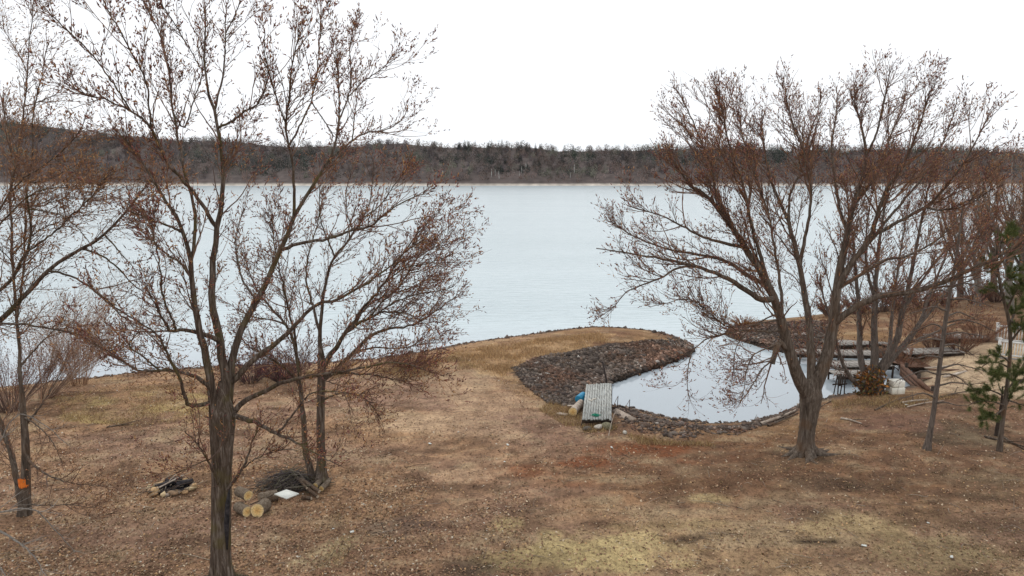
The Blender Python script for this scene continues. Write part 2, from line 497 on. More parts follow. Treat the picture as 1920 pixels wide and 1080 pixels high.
def ground_mat():
    m, n, b = mat("lawn_soil")
    L = n.links.new
    a = N(n, "ShaderNodeAttribute"); a.attribute_name = "Col"
    tc = N(n, "ShaderNodeTexCoord")
    n1 = N(n, "ShaderNodeTexNoise"); n1.inputs['Scale'].default_value = 9; n1.inputs['Detail'].default_value = 9; n1.inputs['Roughness'].default_value = .75
    n2 = N(n, "ShaderNodeTexVoronoi"); n2.inputs['Scale'].default_value = 16
    n3 = N(n, "ShaderNodeTexNoise"); n3.inputs['Scale'].default_value = 1.6; n3.inputs['Detail'].default_value = 6
    for q in (n1, n2, n3): L(tc.outputs['Object'], q.inputs['Vector'])
    r1 = ramp(n, [(.30, (.45, .42, .42)), (.5, (1, 1, 1)), (.72, (1.55, 1.5, 1.45))])
    r3 = ramp(n, [(.3, (.72, .70, .70)), (.7, (1.22, 1.22, 1.2))])
    L(n1.outputs['Fac'], r1.inputs[0]); L(n3.outputs['Fac'], r3.inputs[0])
    hsv = N(n, "ShaderNodeHueSaturation"); hsv.inputs['Saturation'].default_value = .25; hsv.inputs['Value'].default_value = 1.0
    L(n2.outputs['Color'], hsv.inputs['Color'])
    m1 = N(n, "ShaderNodeVectorMath", operation='MULTIPLY'); m2 = N(n, "ShaderNodeVectorMath", operation='MULTIPLY')
    L(a.outputs['Color'], m1.inputs[0]); L(r1.outputs[0], m1.inputs[1])
    L(m1.outputs[0], m2.inputs[0]); L(r3.outputs[0], m2.inputs[1])
    L(m2.outputs[0], b.inputs['Base Color'])
    bp = N(n, "ShaderNodeBump"); bp.inputs['Strength'].default_value = .8; bp.inputs['Distance'].default_value = .05
    L(n1.outputs['Fac'], bp.inputs['Height']); L(bp.outputs[0], b.inputs['Normal'])
    b.inputs['Roughness'].default_value = .95; b.inputs['Specular IOR Level'].default_value = .08
    return m
M['ground'] = ground_mat()
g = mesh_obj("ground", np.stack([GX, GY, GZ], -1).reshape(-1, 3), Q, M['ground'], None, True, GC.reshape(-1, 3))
tag(g, "brown leaf strewn lawn running down to the lake shore", None, None, "structure")

# ------------------------------------------------------------------ water
def water_mat():
    m, n, b = mat("lake_water")
    L = n.links.new
    b.inputs['Base Color'].default_value = (.50, .565, .59, 1)
    b.inputs['Roughness'].default_value = .17
    b.inputs['IOR'].default_value = 1.33
    b.inputs['Specular IOR Level'].default_value = .5
    tc = N(n, "ShaderNodeTexCoord")
    mp = N(n, "ShaderNodeMapping"); mp.inputs['Rotation'].default_value = (0, 0, radians(-32)); mp.inputs['Scale'].default_value = (.35, 1.5, 1)
    n1 = N(n, "ShaderNodeTexNoise"); n1.inputs['Scale'].default_value = 1.1; n1.inputs['Detail'].default_value = 5; n1.inputs['Roughness'].default_value = .55
    mp2 = N(n, "ShaderNodeMapping"); mp2.inputs['Scale'].default_value = (.012, .05, 1); mp2.inputs['Rotation'].default_value = (0, 0, radians(-8))
    n2 = N(n, "ShaderNodeTexNoise"); n2.inputs['Scale'].default_value = 1; n2.inputs['Detail'].default_value = 4
    L(tc.outputs['Object'], mp.inputs[0]); L(mp.outputs[0], n1.inputs['Vector'])
    L(tc.outputs['Object'], mp2.inputs[0]); L(mp2.outputs[0], n2.inputs['Vector'])
    # the lake is ruffled, the sheltered pond is calm (open water lies further out)
    sx = N(n, "ShaderNodeSeparateXYZ"); L(tc.outputs['Object'], sx.inputs[0])
    mr = N(n, "ShaderNodeMapRange"); mr.inputs[1].default_value = 38; mr.inputs[2].default_value = 52; mr.inputs[3].default_value = .08; mr.inputs[4].default_value = 1.0
    L(sx.outputs['Y'], mr.inputs[0])
    rr_ = N(n, "ShaderNodeMapRange"); rr_.inputs[1].default_value = 38; rr_.inputs[2].default_value = 48; rr_.inputs[3].default_value = .05; rr_.inputs[4].default_value = .18
    # pale base colours put sky reflection into the water; the pond is greyer
    mc = N(n, 'ShaderNodeMix', data_type='RGBA'); mc.inputs[6].default_value = (.36, .405, .44, 1); mc.inputs[7].default_value = (.48, .56, .585, 1)
    fc_ = N(n, 'ShaderNodeMapRange'); fc_.inputs[1].default_value = 37; fc_.inputs[2].default_value = 50
    L(sx.outputs['Y'], fc_.inputs[0]); L(fc_.outputs[0], mc.inputs[0]); L(mc.outputs[2], b.inputs['Base Color'])
    L(sx.outputs['Y'], rr_.inputs[0]); L(rr_.outputs[0], b.inputs['Roughness'])
    r2 = N(n, "ShaderNodeMapRange"); r2.inputs[1].default_value = .35; r2.inputs[2].default_value = .65; r2.inputs[3].default_value = .5; r2.inputs[4].default_value = 1.2
    L(n2.outputs['Fac'], r2.inputs[0])
    mu = N(n, "ShaderNodeMath", operation='MULTIPLY'); L(mr.outputs[0], mu.inputs[0]); L(r2.outputs[0], mu.inputs[1])
    bp = N(n, "ShaderNodeBump"); bp.inputs['Distance'].default_value = .16
    L(mu.outputs[0], bp.inputs['Strength']); L(n1.outputs['Fac'], bp.inputs['Height']); L(bp.outputs[0], b.inputs['Normal'])
    return m
M['water'] = water_mat()
wv = np.array([[-2600, -150, 0], [2600, -150, 0], [2600, 1100, 0], [-2600, 1100, 0]], float)
wt = mesh_obj("water", wv, np.array([[0, 1, 2, 3]]), M['water'], None, False)
tag(wt, "pale grey river water under an overcast sky", None, None, "structure")

# ------------------------------------------------------------------ far wooded ridge
SH_Y, CR_Y = 905.0, 1060.0
TOPS = np.array([(-900, 190), (-300, 200), (0, 218), (100, 228), (200, 246), (300, 252), (480, 260), (600, 263), (760, 263), (850, 266), (900, 262), (1000, 265),
                 (1050, 270), (1150, 268), (1300, 270), (1440, 272), (1600, 271), (1750, 274), (1850, 278), (1920, 280), (2300, 285), (2900, 290)], float)
TX = (TOPS[:, 0] - 960) / F_PX * CR_Y
TZ = np.array([at(960, v, CR_Y)[2] for v in TOPS[:, 1]]) - 8.5

def hill_h(x, y):
    crest = np.interp(x, TX, TZ) + (fbm(x * .012, x * 0 + 3.3, 5, 3) - .5) * 16
    t = np.clip((y - SH_Y - 6) / (CR_Y - SH_Y), 0, 1)
    h = .8 + crest * (t ** .85)
    h = h + (fbm(x * .018, y * .02, 8, 4) - .5) * 16 * np.clip(t * 4, 0, 1) * np.clip((1 - t) * 3, 0, 1)
    return np.where(y < SH_Y + 6, -1 + 1.8 * np.clip((y - SH_Y + 3) / 9, 0, 1), h)

hx = np.arange(-1500, 1801, 12.0)
hy = np.concatenate([[895, 902, 905, 908, 911, 916], np.arange(922, 1070, 9), [1090, 1150, 1300, 1700]])
HX, HY = np.meshgrid(hx, hy)
HZ = hill_h(HX, HY)
HZ[-1] -= 20
ny, nx = HX.shape
idx = np.arange(ny * nx).reshape(ny, nx)
Q = np.stack([idx[:-1, :-1], idx[:-1, 1:], idx[1:, 1:], idx[1:, :-1]], -1).reshape(-1, 4)
hc = np.zeros(HX.shape + (3,)); hc[:] = (.085, .066, .060)
hc[(HY > 903) & (HY < 915)] = (.46, .41, .35)
hc[HY <= 905] = (.06, .05, .045)
hc = hc * (.7 + .6 * fbm(HX * .03, HY * .2, 13, 3))[..., None]
hill = mesh_obj("far_hill", np.stack([HX, HY, HZ], -1).reshape(-1, 3), Q, M['wood_far'], None, True, hc.reshape(-1, 3))
tag(hill, "long low ridge and pale beach on the far bank of the river", None, None, "structure")

# thin air between here and the ridge
hb = MB(); hb.box((0, 750, 50), (6000, 2300, 107)); haze = hb.build("haze")
hm = bpy.data.materials.new("thin_haze"); hm.use_nodes = True; hn = hm.node_tree; hn.nodes.clear()
ho = hn.nodes.new("ShaderNodeOutputMaterial"); pv = hn.nodes.new("ShaderNodeVolumePrincipled")
pv.inputs['Color'].default_value = (.86, .90, .96, 1); pv.inputs['Density'].default_value = .00002; pv.inputs['Anisotropy'].default_value = .2
hn.links.new(pv.outputs[0], ho.inputs['Volume'])
haze.data.materials.append(hm)
tag(haze, "thin pale haze over the river", None, None, "stuff")

def far_trees(nt, kind):
    x = rng.uniform(-1400, 1700, nt); y = SH_Y + 8 + (CR_Y + 25 - SH_Y - 8) * rng.random(nt) ** .85
    return x, y

def wood_mass():
    nt_ = 7600
    x = rng.uniform(-1350, 1650, nt_); y = SH_Y + 13 + (CR_Y + 12 - SH_Y - 13) * rng.random(nt_) ** .8
    z = hill_h(x, y)
    t = (y - SH_Y) / (CR_Y - SH_Y)
    n1 = fbm(x * .010, y * .022, 91, 3); n2 = fbm(x * .035, y * .05, 95, 3)
    pal = np.array([[.150, .106, .094], [.100, .082, .088], [.15, .108, .088], [.13, .094, .080], [.115, .095, .078], [.165, .135, .118]])
    c = pal[rng.integers(0, 6, nt_)]
    low = rng.random(nt_) > t * 2.4
    c = np.where(low[:, None], c * .4 + np.array([.185, .122, .10]) * .6, c)
    uc = x / y * F_PX + 960
    cen_ = np.exp(-((uc - 930) / 95) ** 2) * .16 + np.exp(-((uc - 1075) / 30) ** 2) * .08
    green = (n1 + cen_ > .58) & (rng.random(nt_) < .6) & (t > .2)
    c = np.where(green[:, None], np.array([.034, .046, .034]), c)
    olive = (n2 > .66) & ~green
    c = np.where(olive[:, None], np.array([.115, .115, .085]), c)
    c = c * (.35 + 1.45 * n2[:, None]) * rng.uniform(.6, 1.45, (nt_, 1))
    H = rng.uniform(7.5, 13, nt_) * (.55 + .8 * n1); W = H * rng.uniform(.30, .46, nt_)
    K = 60
    # slender sprays spread through each crown, with low brush under it
    a = rng.uniform(0, 2 * pi, (nt_, K)); rr = np.sqrt(rng.random((nt_, K))); hh = rng.random((nt_, K)) ** 1.15
    prof = np.sin(np.clip(hh * .85 + .15, 0, 1) * pi) ** .5
    cx = x[:, None] + np.cos(a) * rr * W[:, None] * prof
    cy = y[:, None] + np.sin(a) * rr * W[:, None] * prof
    cz = z[:, None] + H[:, None] * (-.06 + .98 * hh)
    C0 = np.stack([cx, cy, cz], -1).reshape(-1, 3)
    n = len(C0)
    up = nrm(np.stack([np.cos(a.ravel()) * .6, np.sin(a.ravel()) * .6, rng.uniform(.5, 1.4, n)], -1) + rng.normal(0, .25, (n, 3)))
    s = nrm(np.cross(up, rng.normal(0, 1, (n, 3))))
    fat = (1.25 - .8 * hh.ravel())[:, None]
    L_ = rng.uniform(1.0, 2.6, n)[:, None]; Wd = rng.uniform(.18, .62, n)[:, None] * fat
    V = np.stack([C0 - s * Wd, C0 + s * Wd, C0 + up * L_], 1).reshape(-1, 3)
    T = np.arange(3 * n).reshape(-1, 3)
    cc = np.repeat(np.repeat(c, K, 0) * rng.uniform(.7, 1.3, (n, 1)), 3, 0)
    o = mesh_obj("far_woods", V, T, M['wood_far'], None, False, cc)
    stuff_tag(o, "bare grey brown woods covering the ridge across the river", "woods")
wood_mass()

# single trees that stand out on the ridge
def conifer_mesh():
    mb = MB(); mt = MB()
    mt.tube([(0, 0, 0), (0, 0, 6), (0, 0, 13)], [.28, .18, .04], 5)
    for i in range(11):
        z0 = 1.6 + i * 1.03; R = 2.5 * (1 - i / 12.0) + .25
        k = 9
        for j in range(k):
            a = 2 * pi * j / k + i * .7 + rng.uniform(-.2, .2); r = R * rng.uniform(.75, 1.15)
            d = np.array([cos(a), sin(a), 0]); sd_ = np.array([-sin(a), cos(a), 0])
            p = np.array([0, 0, z0 + .9]); q = p + d * r + np.array([0, 0, -r * .38])
            m_ = p + d * r * .55 + np.array([0, 0, -.1])
            mb.add([p, m_ + sd_ * .28 * r, q, m_ - sd_ * .28 * r], None, [[0, 1, 2], [0, 2, 3]], c=np.array([.016, .026, .021]) * rng.uniform(.7, 1.5))
    return mb, mt

cb, ct = conifer_mesh()
conifer = thing("evergreen_tree", (0, 0, 0), "dark evergreen standing among the bare woods on the far ridge", "tree", "evergreens on the far ridge")
cc_ = cb.build("crown", M['needle'], conifer)
tr_ = ct.build("trunk", M['bark2'], conifer)

def copy_tree(o, parent=None):
    c = o.copy(); COL.objects.link(c)
    if parent is not None:
        c.parent = parent; c.matrix_parent_inverse = o.matrix_parent_inverse.copy()
    for ch in [k for k in o.children]:
        copy_tree(ch, c)
    return c

ev = []
for i in range(44): ev.append((rng.uniform(860, 1015), rng.uniform(.75, 1.0)))
for i in range(26): ev.append((rng.uniform(935, 1015), rng.uniform(.2, .75)))
for i in range(14): ev.append((rng.uniform(1050, 1420), rng.uniform(.7, 1.0)))
for i in range(10): ev.append((rng.uniform(770, 880), rng.uniform(.4, .8)))
for i in range(12): ev.append((rng.uniform(1050, 1200), rng.uniform(.35, .8)))
for i in range(12): ev.append((rng.uniform(1440, 1840), rng.uniform(.9, 1.02)))
for i in range(8): ev.append((rng.uniform(20, 420), rng.uniform(.6, 1.0)))
for i, (u, t) in enumerate(ev):
    o = conifer if i == 0 else copy_tree(conifer)
    Y = SH_Y + 8 + t * (CR_Y - SH_Y)
    X = (u - 960) / F_PX * Y * 1.0
    o.location = (X, Y, float(hill_h(np.array([X]), np.array([Y]))[0]) - .3)
    s = rng.uniform(.55, 1.05)
    o.scale = (s * 1.35, s * 1.35, s); o.rotation_euler = (0, 0, rng.uniform(0, 6))

# pale bare birches low on the ridge
def birch():
    mt = MB(); mb = MB()
    mt.tube([(0, 0, 0), (.2, 0, 5), (.1, .1, 9)], [.3, .2, .06], 5)
    for i in range(26):
        z = rng.uniform(2.5, 9); a = rng.uniform(0, 2 * pi); r = rng.uniform(.8, 2.0) * (1.15 - z / 11)
        p = np.array([.15, 0, z]); q = p + np.array([cos(a) * r, sin(a) * r, r * 1.3])
        mb.tube([p, (p + q) / 2 + np.array([0, 0, -.1]), q], [.09, .06, .02], 3, False)
    return mb, mt
bb, bt = birch()
b0 = thing("birch_tree", (0, 0, 0), "pale trunked bare tree low on the far wooded bank", "tree", "pale bare trees above the far beach")
bb.build("crown", M['bark_pale'], b0); bt.build("trunk", M['white_board'], b0)
for i, (u, t) in enumerate([(922, .16), (929, .2), (936, .12), (978, .25), (986, .3), (974, .18), (832, .15), (1068, .12), (1075, .2), (1165, .18)]):
    o = b0 if i == 0 else copy_tree(b0)
    Y = SH_Y + 6 + t * (CR_Y - SH_Y); X = (u - 960) / F_PX * Y
    o.location = (X, Y, float(hill_h(np.array([X]), np.array([Y]))[0]))
    s = rng.uniform(.8, 1.3); o.scale = (s, s, s); o.rotation_euler = (0, 0, rng.uniform(0, 6))

M['house_wall'] = noise_mat("far_house_wall", [(.3, (.50, .44, .42)), (.7, (.62, .56, .53))], .4, bump=0)
M['house_pale'] = noise_mat("far_house_pale_wall", [(.3, (.62, .62, .60)), (.7, (.74, .74, .72))], .4, bump=0)
M['house_roof'] = noise_mat("far_house_roof", [(.3, (.16, .12, .12)), (.7, (.24, .19, .19))], .4, bump=0)
M['glass'] = noise_mat("dark_window", [(.3, (.02, .025, .03)), (.7, (.05, .06, .07))], 1, rough=.15, bump=0)

def house(u, t, wdt, dep, hh, wall, label, rz=0.0):
    Y = SH_Y + 6 + t * (CR_Y - SH_Y); X = (u - 960) / F_PX * Y
    z = float(hill_h(np.array([X]), np.array([Y]))[0])
    o = thing("hillside_house", (X, Y, z), label, "house")
    mb = MB(); mb.box((X, Y, z + hh / 2 + 3.0), (wdt, dep, hh + 6)); mb.build("wall", wall, o)
    zt = z + hh + 6.0
    rb = MB()
    V = [(X - wdt * .55, Y - dep * .58, zt - .1), (X + wdt * .55, Y - dep * .58, zt - .1), (X + wdt * .55, Y + dep * .58, zt - .1), (X - wdt * .55, Y + dep * .58, zt - .1),
         (X - wdt * .55, Y, zt + hh * .5), (X + wdt * .55, Y, zt + hh * .5)]
    rb.add(V, [[0, 1, 5, 4], [2, 3, 4, 5], [3, 2, 1, 0]], [[0, 4, 3], [1, 2, 5]]); rb.build("roof", M['house_roof'], o)
    nw = max(2, int(wdt / 4))
    for i in range(nw):
        f = MB(); f.box((X - wdt / 2 + (i + .5) * wdt / nw, Y - dep / 2 - .06, zt - hh * .5), (1.7, .1, 1.7)); f.build("window", M['glass'], o)
house(192, .93, 12, 9, 5, M['house_wall'], "pinkish house on the far ridge seen past the tall left maple")
house(166, .86, 10, 8, 5, M['house_wall'], "lower pinkish house below the first one on the far ridge")
house(231, .95, 17, 9, 4, M['house_pale'], "long pale house with a flat white front on the far ridge")
house(1485, .80, 12, 8, 3.5, M['house_wall'], "low tan house on the far ridge behind the right maple")
house(1571, .84, 12, 8, 3.5, M['house_pale'], "small white house on the far ridge behind the right maple crown")

# ------------------------------------------------------------------ trees
TWIG_C = np.array([[.16, .095, .068], [.18, .104, .070], [.135, .092, .074], [.22, .128, .08]])
BUD_C = np.array([[.25, .095, .075], [.18, .078, .068], [.32, .15, .07], [.16, .08, .066], [.36, .20, .085], [.11, .064, .055]])
WARM_C = np.array([[.33, .165, .075], [.27, .135, .075], [.38, .22, .10], [.22, .11, .07], [.17, .10, .07]])

def resample(P, n):
    P = np.asarray(P, float)
    d = np.concatenate([[0], np.cumsum(np.linalg.norm(np.diff(P, axis=0), axis=1))])
    t = np.linspace(0, d[-1], n)
    # Catmull-like smoothing: dense linear resample then box smoothing
    m = max(n * 6, 60)
    tt = np.linspace(0, d[-1], m)
    D = np.stack([np.interp(tt, d, P[:, k]) for k in range(3)], -1)
    k = max(3, int(m / (len(P) * 2.2)))
    pad = np.concatenate([np.repeat(D[:1], k, 0), D, np.repeat(D[-1:], k, 0)])
    ker = np.ones(2 * k + 1) / (2 * k + 1)
    S = np.stack([np.convolve(pad[:, j], ker, 'valid') for j in range(3)], -1)
    S[0], S[-1] = D[0], D[-1]
    return np.stack([np.interp(t, tt, S[:, j]) for j in range(3)], -1), d[-1]

def sprout(parents, spacing, length, n, ang, up, rad, t0=.15, outw=None, centre=None, wig=.12, flat=0.0):
    """parents: list of (P (m,3), R (m,)). Returns arrays P (B,n,3), R (B,n)."""
    O, T, RR, LL = [], [], [], []
    for P, R in parents:
        seg = np.linalg.norm(np.diff(P, axis=0), axis=1); d = np.concatenate([[0], np.cumsum(seg)])
        L = d[-1]
        k = rng.poisson(L * (1 - t0) / spacing)
        if k == 0: continue
        t = np.sort(rng.uniform(t0, 1.0, k)) * L
        pos = np.stack([np.interp(t, d, P[:, j]) for j in range(3)], -1)
        i = np.clip(np.searchsorted(d, t) - 1, 0, len(seg) - 1)
        tan = nrm(np.diff(P, axis=0)[i])
        r = np.interp(t, d, R)
        O.append(pos); T.append(tan); RR.append(r); LL.append((1.2 - .72 * t / L))
    O = np.vstack(O); T = np.vstack(T); RR = np.concatenate(RR); LL = np.concatenate(LL)
    B = len(O)
    rv = rng.normal(0, 1, (B, 3))
    perp = nrm(rv - (rv * T).sum(-1, keepdims=True) * T)
    a = rng.uniform(ang[0], ang[1], B)[:, None]
    D = T * np.cos(a) + perp * np.sin(a)
    D[:, 2] += up * .5
    if centre is not None and outw:
        ov = O - centre; ov[:, 2] = 0
        D += nrm(ov) * outw
    D = nrm(D)
    ln = length * rng.uniform(.45, 1.25, B) * LL
    st = (ln / (n - 1))[:, None]
    P = np.empty((B, n, 3)); P[:, 0] = O
    for s in range(1, n):
        P[:, s] = P[:, s - 1] + D * st
        D = D + rng.normal(0, wig, (B, 3)); D[:, 2] += up / n * 1.2
        D = nrm(D)
    r0 = np.minimum(RR * .7, rad * rng.uniform(.7, 1.3, B))
    R = r0[:, None] * np.linspace(1, .35, n)[None]
    return P, R

def as_list(P, R):
    return [(P[i], R[i]) for i in range(len(P))]

def spindles(C, D, L_, W_, col):
    """3-sided bud spindles"""
    n = len(C)
    a = nrm(np.cross(D, rng.normal(0, 1, (n, 3)))); b = np.cross(D, a)
    mid = C + D * L_ * .4
    V = [C, C + D * L_]
    for k in range(3):
        an = 2 * pi * k / 3
        V.append(mid + (a * cos(an) + b * sin(an)) * W_)
    V = np.stack(V, 1).reshape(-1, 3)
    f = []
    for k in range(3):
        f.append([0, 2 + (k + 1) % 3, 2 + k]); f.append([1, 2 + k, 2 + (k + 1) % 3])
    f = np.array(f)
    T = (f[None] + (np.arange(n) * 5)[:, None, None]).reshape(-1, 3)
    return V, T, np.repeat(col, 5, 0)

def limb_mesh(P, R, sides, flare=None, seed=0, bumpy=.06):
    V, q = tubes(P[None], R[None], sides)
    n = len(P)
    V = V.reshape(n, sides, 3)
    a = np.arange(sides) / sides * 2 * pi
    prof = 1 + bumpy * (np.sin(a * 3 + seed)[None] * .6 + np.sin(a * 5 + seed * 2.1)[None] * .5) + bumpy * .8 * rng.normal(0, .5, (n, sides))
    if flare:
        h = np.linspace(0, 1, n)[:, None]
        prof = prof + flare * np.exp(-h * 16) * (1 + .75 * np.sin(a * 5 + seed)[None] + .4 * np.sin(a * 8 + 1.3)[None])
    V = P[:, None, :] + (V - P[:, None, :]) * prof[..., None]
    return V.reshape(-1, 3), q

def tree(name, label, base_px, Y, trunk, limbs, barkm, twig=dict(), group=None, cat="tree", seed=1, marks=None, trunk_px=True, bud_col=BUD_C, twig_col=TWIG_C):
    """trunk / limbs traced as (u, v) with depth offsets; every limb = (points, d0_px, d1_px, depth_end[, depth_start])"""
    global rng
    rng = np.random.default_rng(seed)
    tw = dict(sp1=.42, l1=1.5, sp2=.16, l2=.55, up1=.5, up2=.45, buds=4, bl=.085, bw=.016, r1=.016, r2=.0062, ang=(.45, 1.05), sp0=1.0, l0=2.2, r0=.026, up0=.42, ang0=(.4, 1.0), l0n=9, t00=.3)
    tw.update(twig)
    k = Y / F_PX
    base = at(base_px[0], base_px[1], Y)
    base[2] = hz(base[0], base[1])
    o = thing(name, base, label, cat, group)
    for i_ in range(tw.get('roots', 0)):
        a_ = 2 * pi * (i_ + rng.uniform(-.25, .25)) / tw['roots']; r0_ = trunk[0][2] * k / 2
        Lr = r0_ * rng.uniform(1.7, 3.0); dr_ = np.array([cos(a_), sin(a_), 0]); sdw = np.array([-sin(a_), cos(a_), 0]) * rng.normal(0, .18)
        Pr = []
        for t_, h_ in ((.45, .8), (.85, .42), (1.15, .16), (1.6, .03), (2.2, -.05), (Lr / r0_ + .5, -.12)):
            q_ = base + (dr_ + sdw * t_) * r0_ * t_; Pr.append((q_[0], q_[1], hz(q_[0], q_[1]) + h_ * r0_))
        Pr, _ = resample(Pr, 12)
        V, q = limb_mesh(Pr, r0_ * np.linspace(.42, .10, 12), 9, None, i_, .08)
        mesh_obj("root", V, q, barkm, o)
    allb = []
    P, L = resample([at(u, v, Y) for u, v, d in trunk], 44)
    al = np.concatenate([[0], np.cumsum([math.hypot(b_[0] - a_[0], b_[1] - a_[1]) for a_, b_ in zip(trunk[:-1], trunk[1:])])])
    dd = np.interp(np.linspace(0, 1, 44), al / al[-1], [d for _, _, d in trunk])
    P[0, 2] = min(P[0, 2], base[2]) - .15
    R = dd * k / 2
    V, q = limb_mesh(P, R, 22, tw.get('flare', .35), seed, .05)
    mesh_obj("trunk", V, q, barkm, o)
    for li, lb in enumerate(limbs):
        pts, d0, d1, de = lb[:4]
        ds = lb[4] if len(lb) > 4 else 0.0
        s = np.linspace(0, 1, len(pts))
        near = None
        for PP_, RP_ in [(P, R)] + allb if li == 0 else [(Ptr, Rtr)] + allb:
            e = np.array([px_of(p_) for p_ in PP_[:-2]]) - np.array(pts[0])
            dd_ = np.linalg.norm(e, axis=1); j = int(np.argmin(dd_))
            if near is None or dd_[j] < near[0]: near = (dd_[j], PP_[j], RP_[j])
        if li == 0: Ptr, Rtr = P, R
        snap = near[0] < 30 and not (pts[0][1] > base_px[1] - 30)
        if snap:
            ds = near[1][1] - Y
            d0 = min(d0, near[2] * 2 / k * .92)
        W3 = [at(u, v, Y + ds + (de - ds) * t) for (u, v), t in zip(pts, s)]
        if snap: W3[0] = near[1].copy()
        n = 26
        W3 = np.array(W3)
        cf = tw.get('cut', 1.0) if d0 < 40 and d1 < 3 else 1.0
        if cf < 1:
            Wd, _ = resample(W3, 60); W3 = Wd[:int(60 * cf)]
        P, L = resample(W3, n)
        wob = rng.normal(0, .012, P.shape); wob[0] = 0
        P = P + wob * min(1, L / 4)
        R = np.maximum((d0 + (d1 - d0) * np.linspace(0, 1, n) ** .66) * k / 2, .006)
        V, q = limb_mesh(P, R, 10 if d0 > 8 else 7, None, li, .05)
        mesh_obj("limb", V, q, barkm, o)
        allb.append((P, R))
    cen = P[0] * 0 + at(base_px[0], base_px[1], Y)
    if tw['sp0']:
        P0, R0 = sprout(allb, tw['sp0'], tw['l0'], tw['l0n'], tw['ang0'], tw['up0'], tw['r0'], tw['t00'], .3, cen, .10)
    def inside(PP):
        if 'dome' not in tw: return np.ones(len(PP), bool)
        cu, cv, ru, rv, dep = tw['dome']; cc_ = at(cu, cv, Y); q_ = np.abs(PP[:, -1] - cc_) / np.array([ru * k, dep, rv * k])
        up_ = PP[:, -1, 2] > cc_[2]
        return (~up_) | ((q_ ** 2.6).sum(1) < rng.uniform(.86, 1.04, len(PP)))
    if tw['sp0']:
        m_ = inside(P0); P0, R0 = P0[m_], R0[m_]
    src = allb + (as_list(P0, R0) if tw['sp0'] else [])
    P1, R1 = sprout(src, tw['sp1'], tw['l1'], 8, tw['ang'], tw['up1'], tw['r1'], tw.get('t0', .25), .35, cen, .13)
    PT, RT = sprout([(p_[-5:], r_2[-5:]) for p_, r_2 in allb if r_2[-1] < .03], .16, tw['l1'] * .9, 8, (.08, .5), tw['up1'], tw['r1'] * .9, .3, .1, cen, .10)
    P1 = np.concatenate([P1, PT]); R1 = np.concatenate([R1, RT])
    m_ = inside(P1); P1, R1 = P1[m_], R1[m_]
    mid = as_list(P1, R1)
    P2, R2 = sprout(mid + [(p, r) for p, r in allb if r[-1] < .02], tw['sp2'], tw['l2'], 5, (.4, 1.0), tw['up2'], tw['r2'], .12, .15, cen, .16)
    m_ = inside(P2); P2, R2 = P2[m_], R2[m_]
    mb = MB()
    for PP, RR_, sd_ in (([(P0, R0, 5)] if tw['sp0'] else []) + [(P1, R1, 4), (P2, R2, 3)]):
        V, q = tubes(PP, RR_, sd_)
        c = np.repeat(twig_col[rng.integers(0, len(twig_col), len(PP))] * rng.uniform(.7, 1.2, (len(PP), 1)), PP.shape[1] * sd_, 0)
        mb.add(V, q, None, c)
    crown = mb.build("crown", M['twig'], o, True)
    crown["kind"] = "stuff"
    nb = tw['buds']
    if nb:
        t = rng.uniform(.25, 1.0, (len(P2), nb)); t[:, 0] = 1.0
        f = t * 4; i = np.clip(f.astype(int), 0, 3); fr = (f - i)[..., None]
        rows = np.arange(len(P2))[:, None]
        C = P2[rows, i] * (1 - fr) + P2[rows, i + 1] * fr
        D = nrm(P2[rows, i + 1] - P2[rows, i]) + rng.normal(0, .38, C.shape); D[..., 2] += .15
        C = C.reshape(-1, 3); D = nrm(D.reshape(-1, 3))
        keep = rng.random(len(C)) < tw.get('bk', .85)
        C, D = C[keep], D[keep]
        n = len(C)
        col = bud_col[rng.integers(0, len(bud_col), n)] * rng.uniform(.65, 1.3, (n, 1))
        V, T, c = spindles(C, D, np.exp(rng.normal(-.12, .42, (n, 1))) * tw['bl'], rng.uniform(.6, 1.3, (n, 1)) * tw['bw'], col)
        bo = mesh_obj("buds", V, T, M['bud'], crown, False, c)
        bo["kind"] = "stuff"
    return o

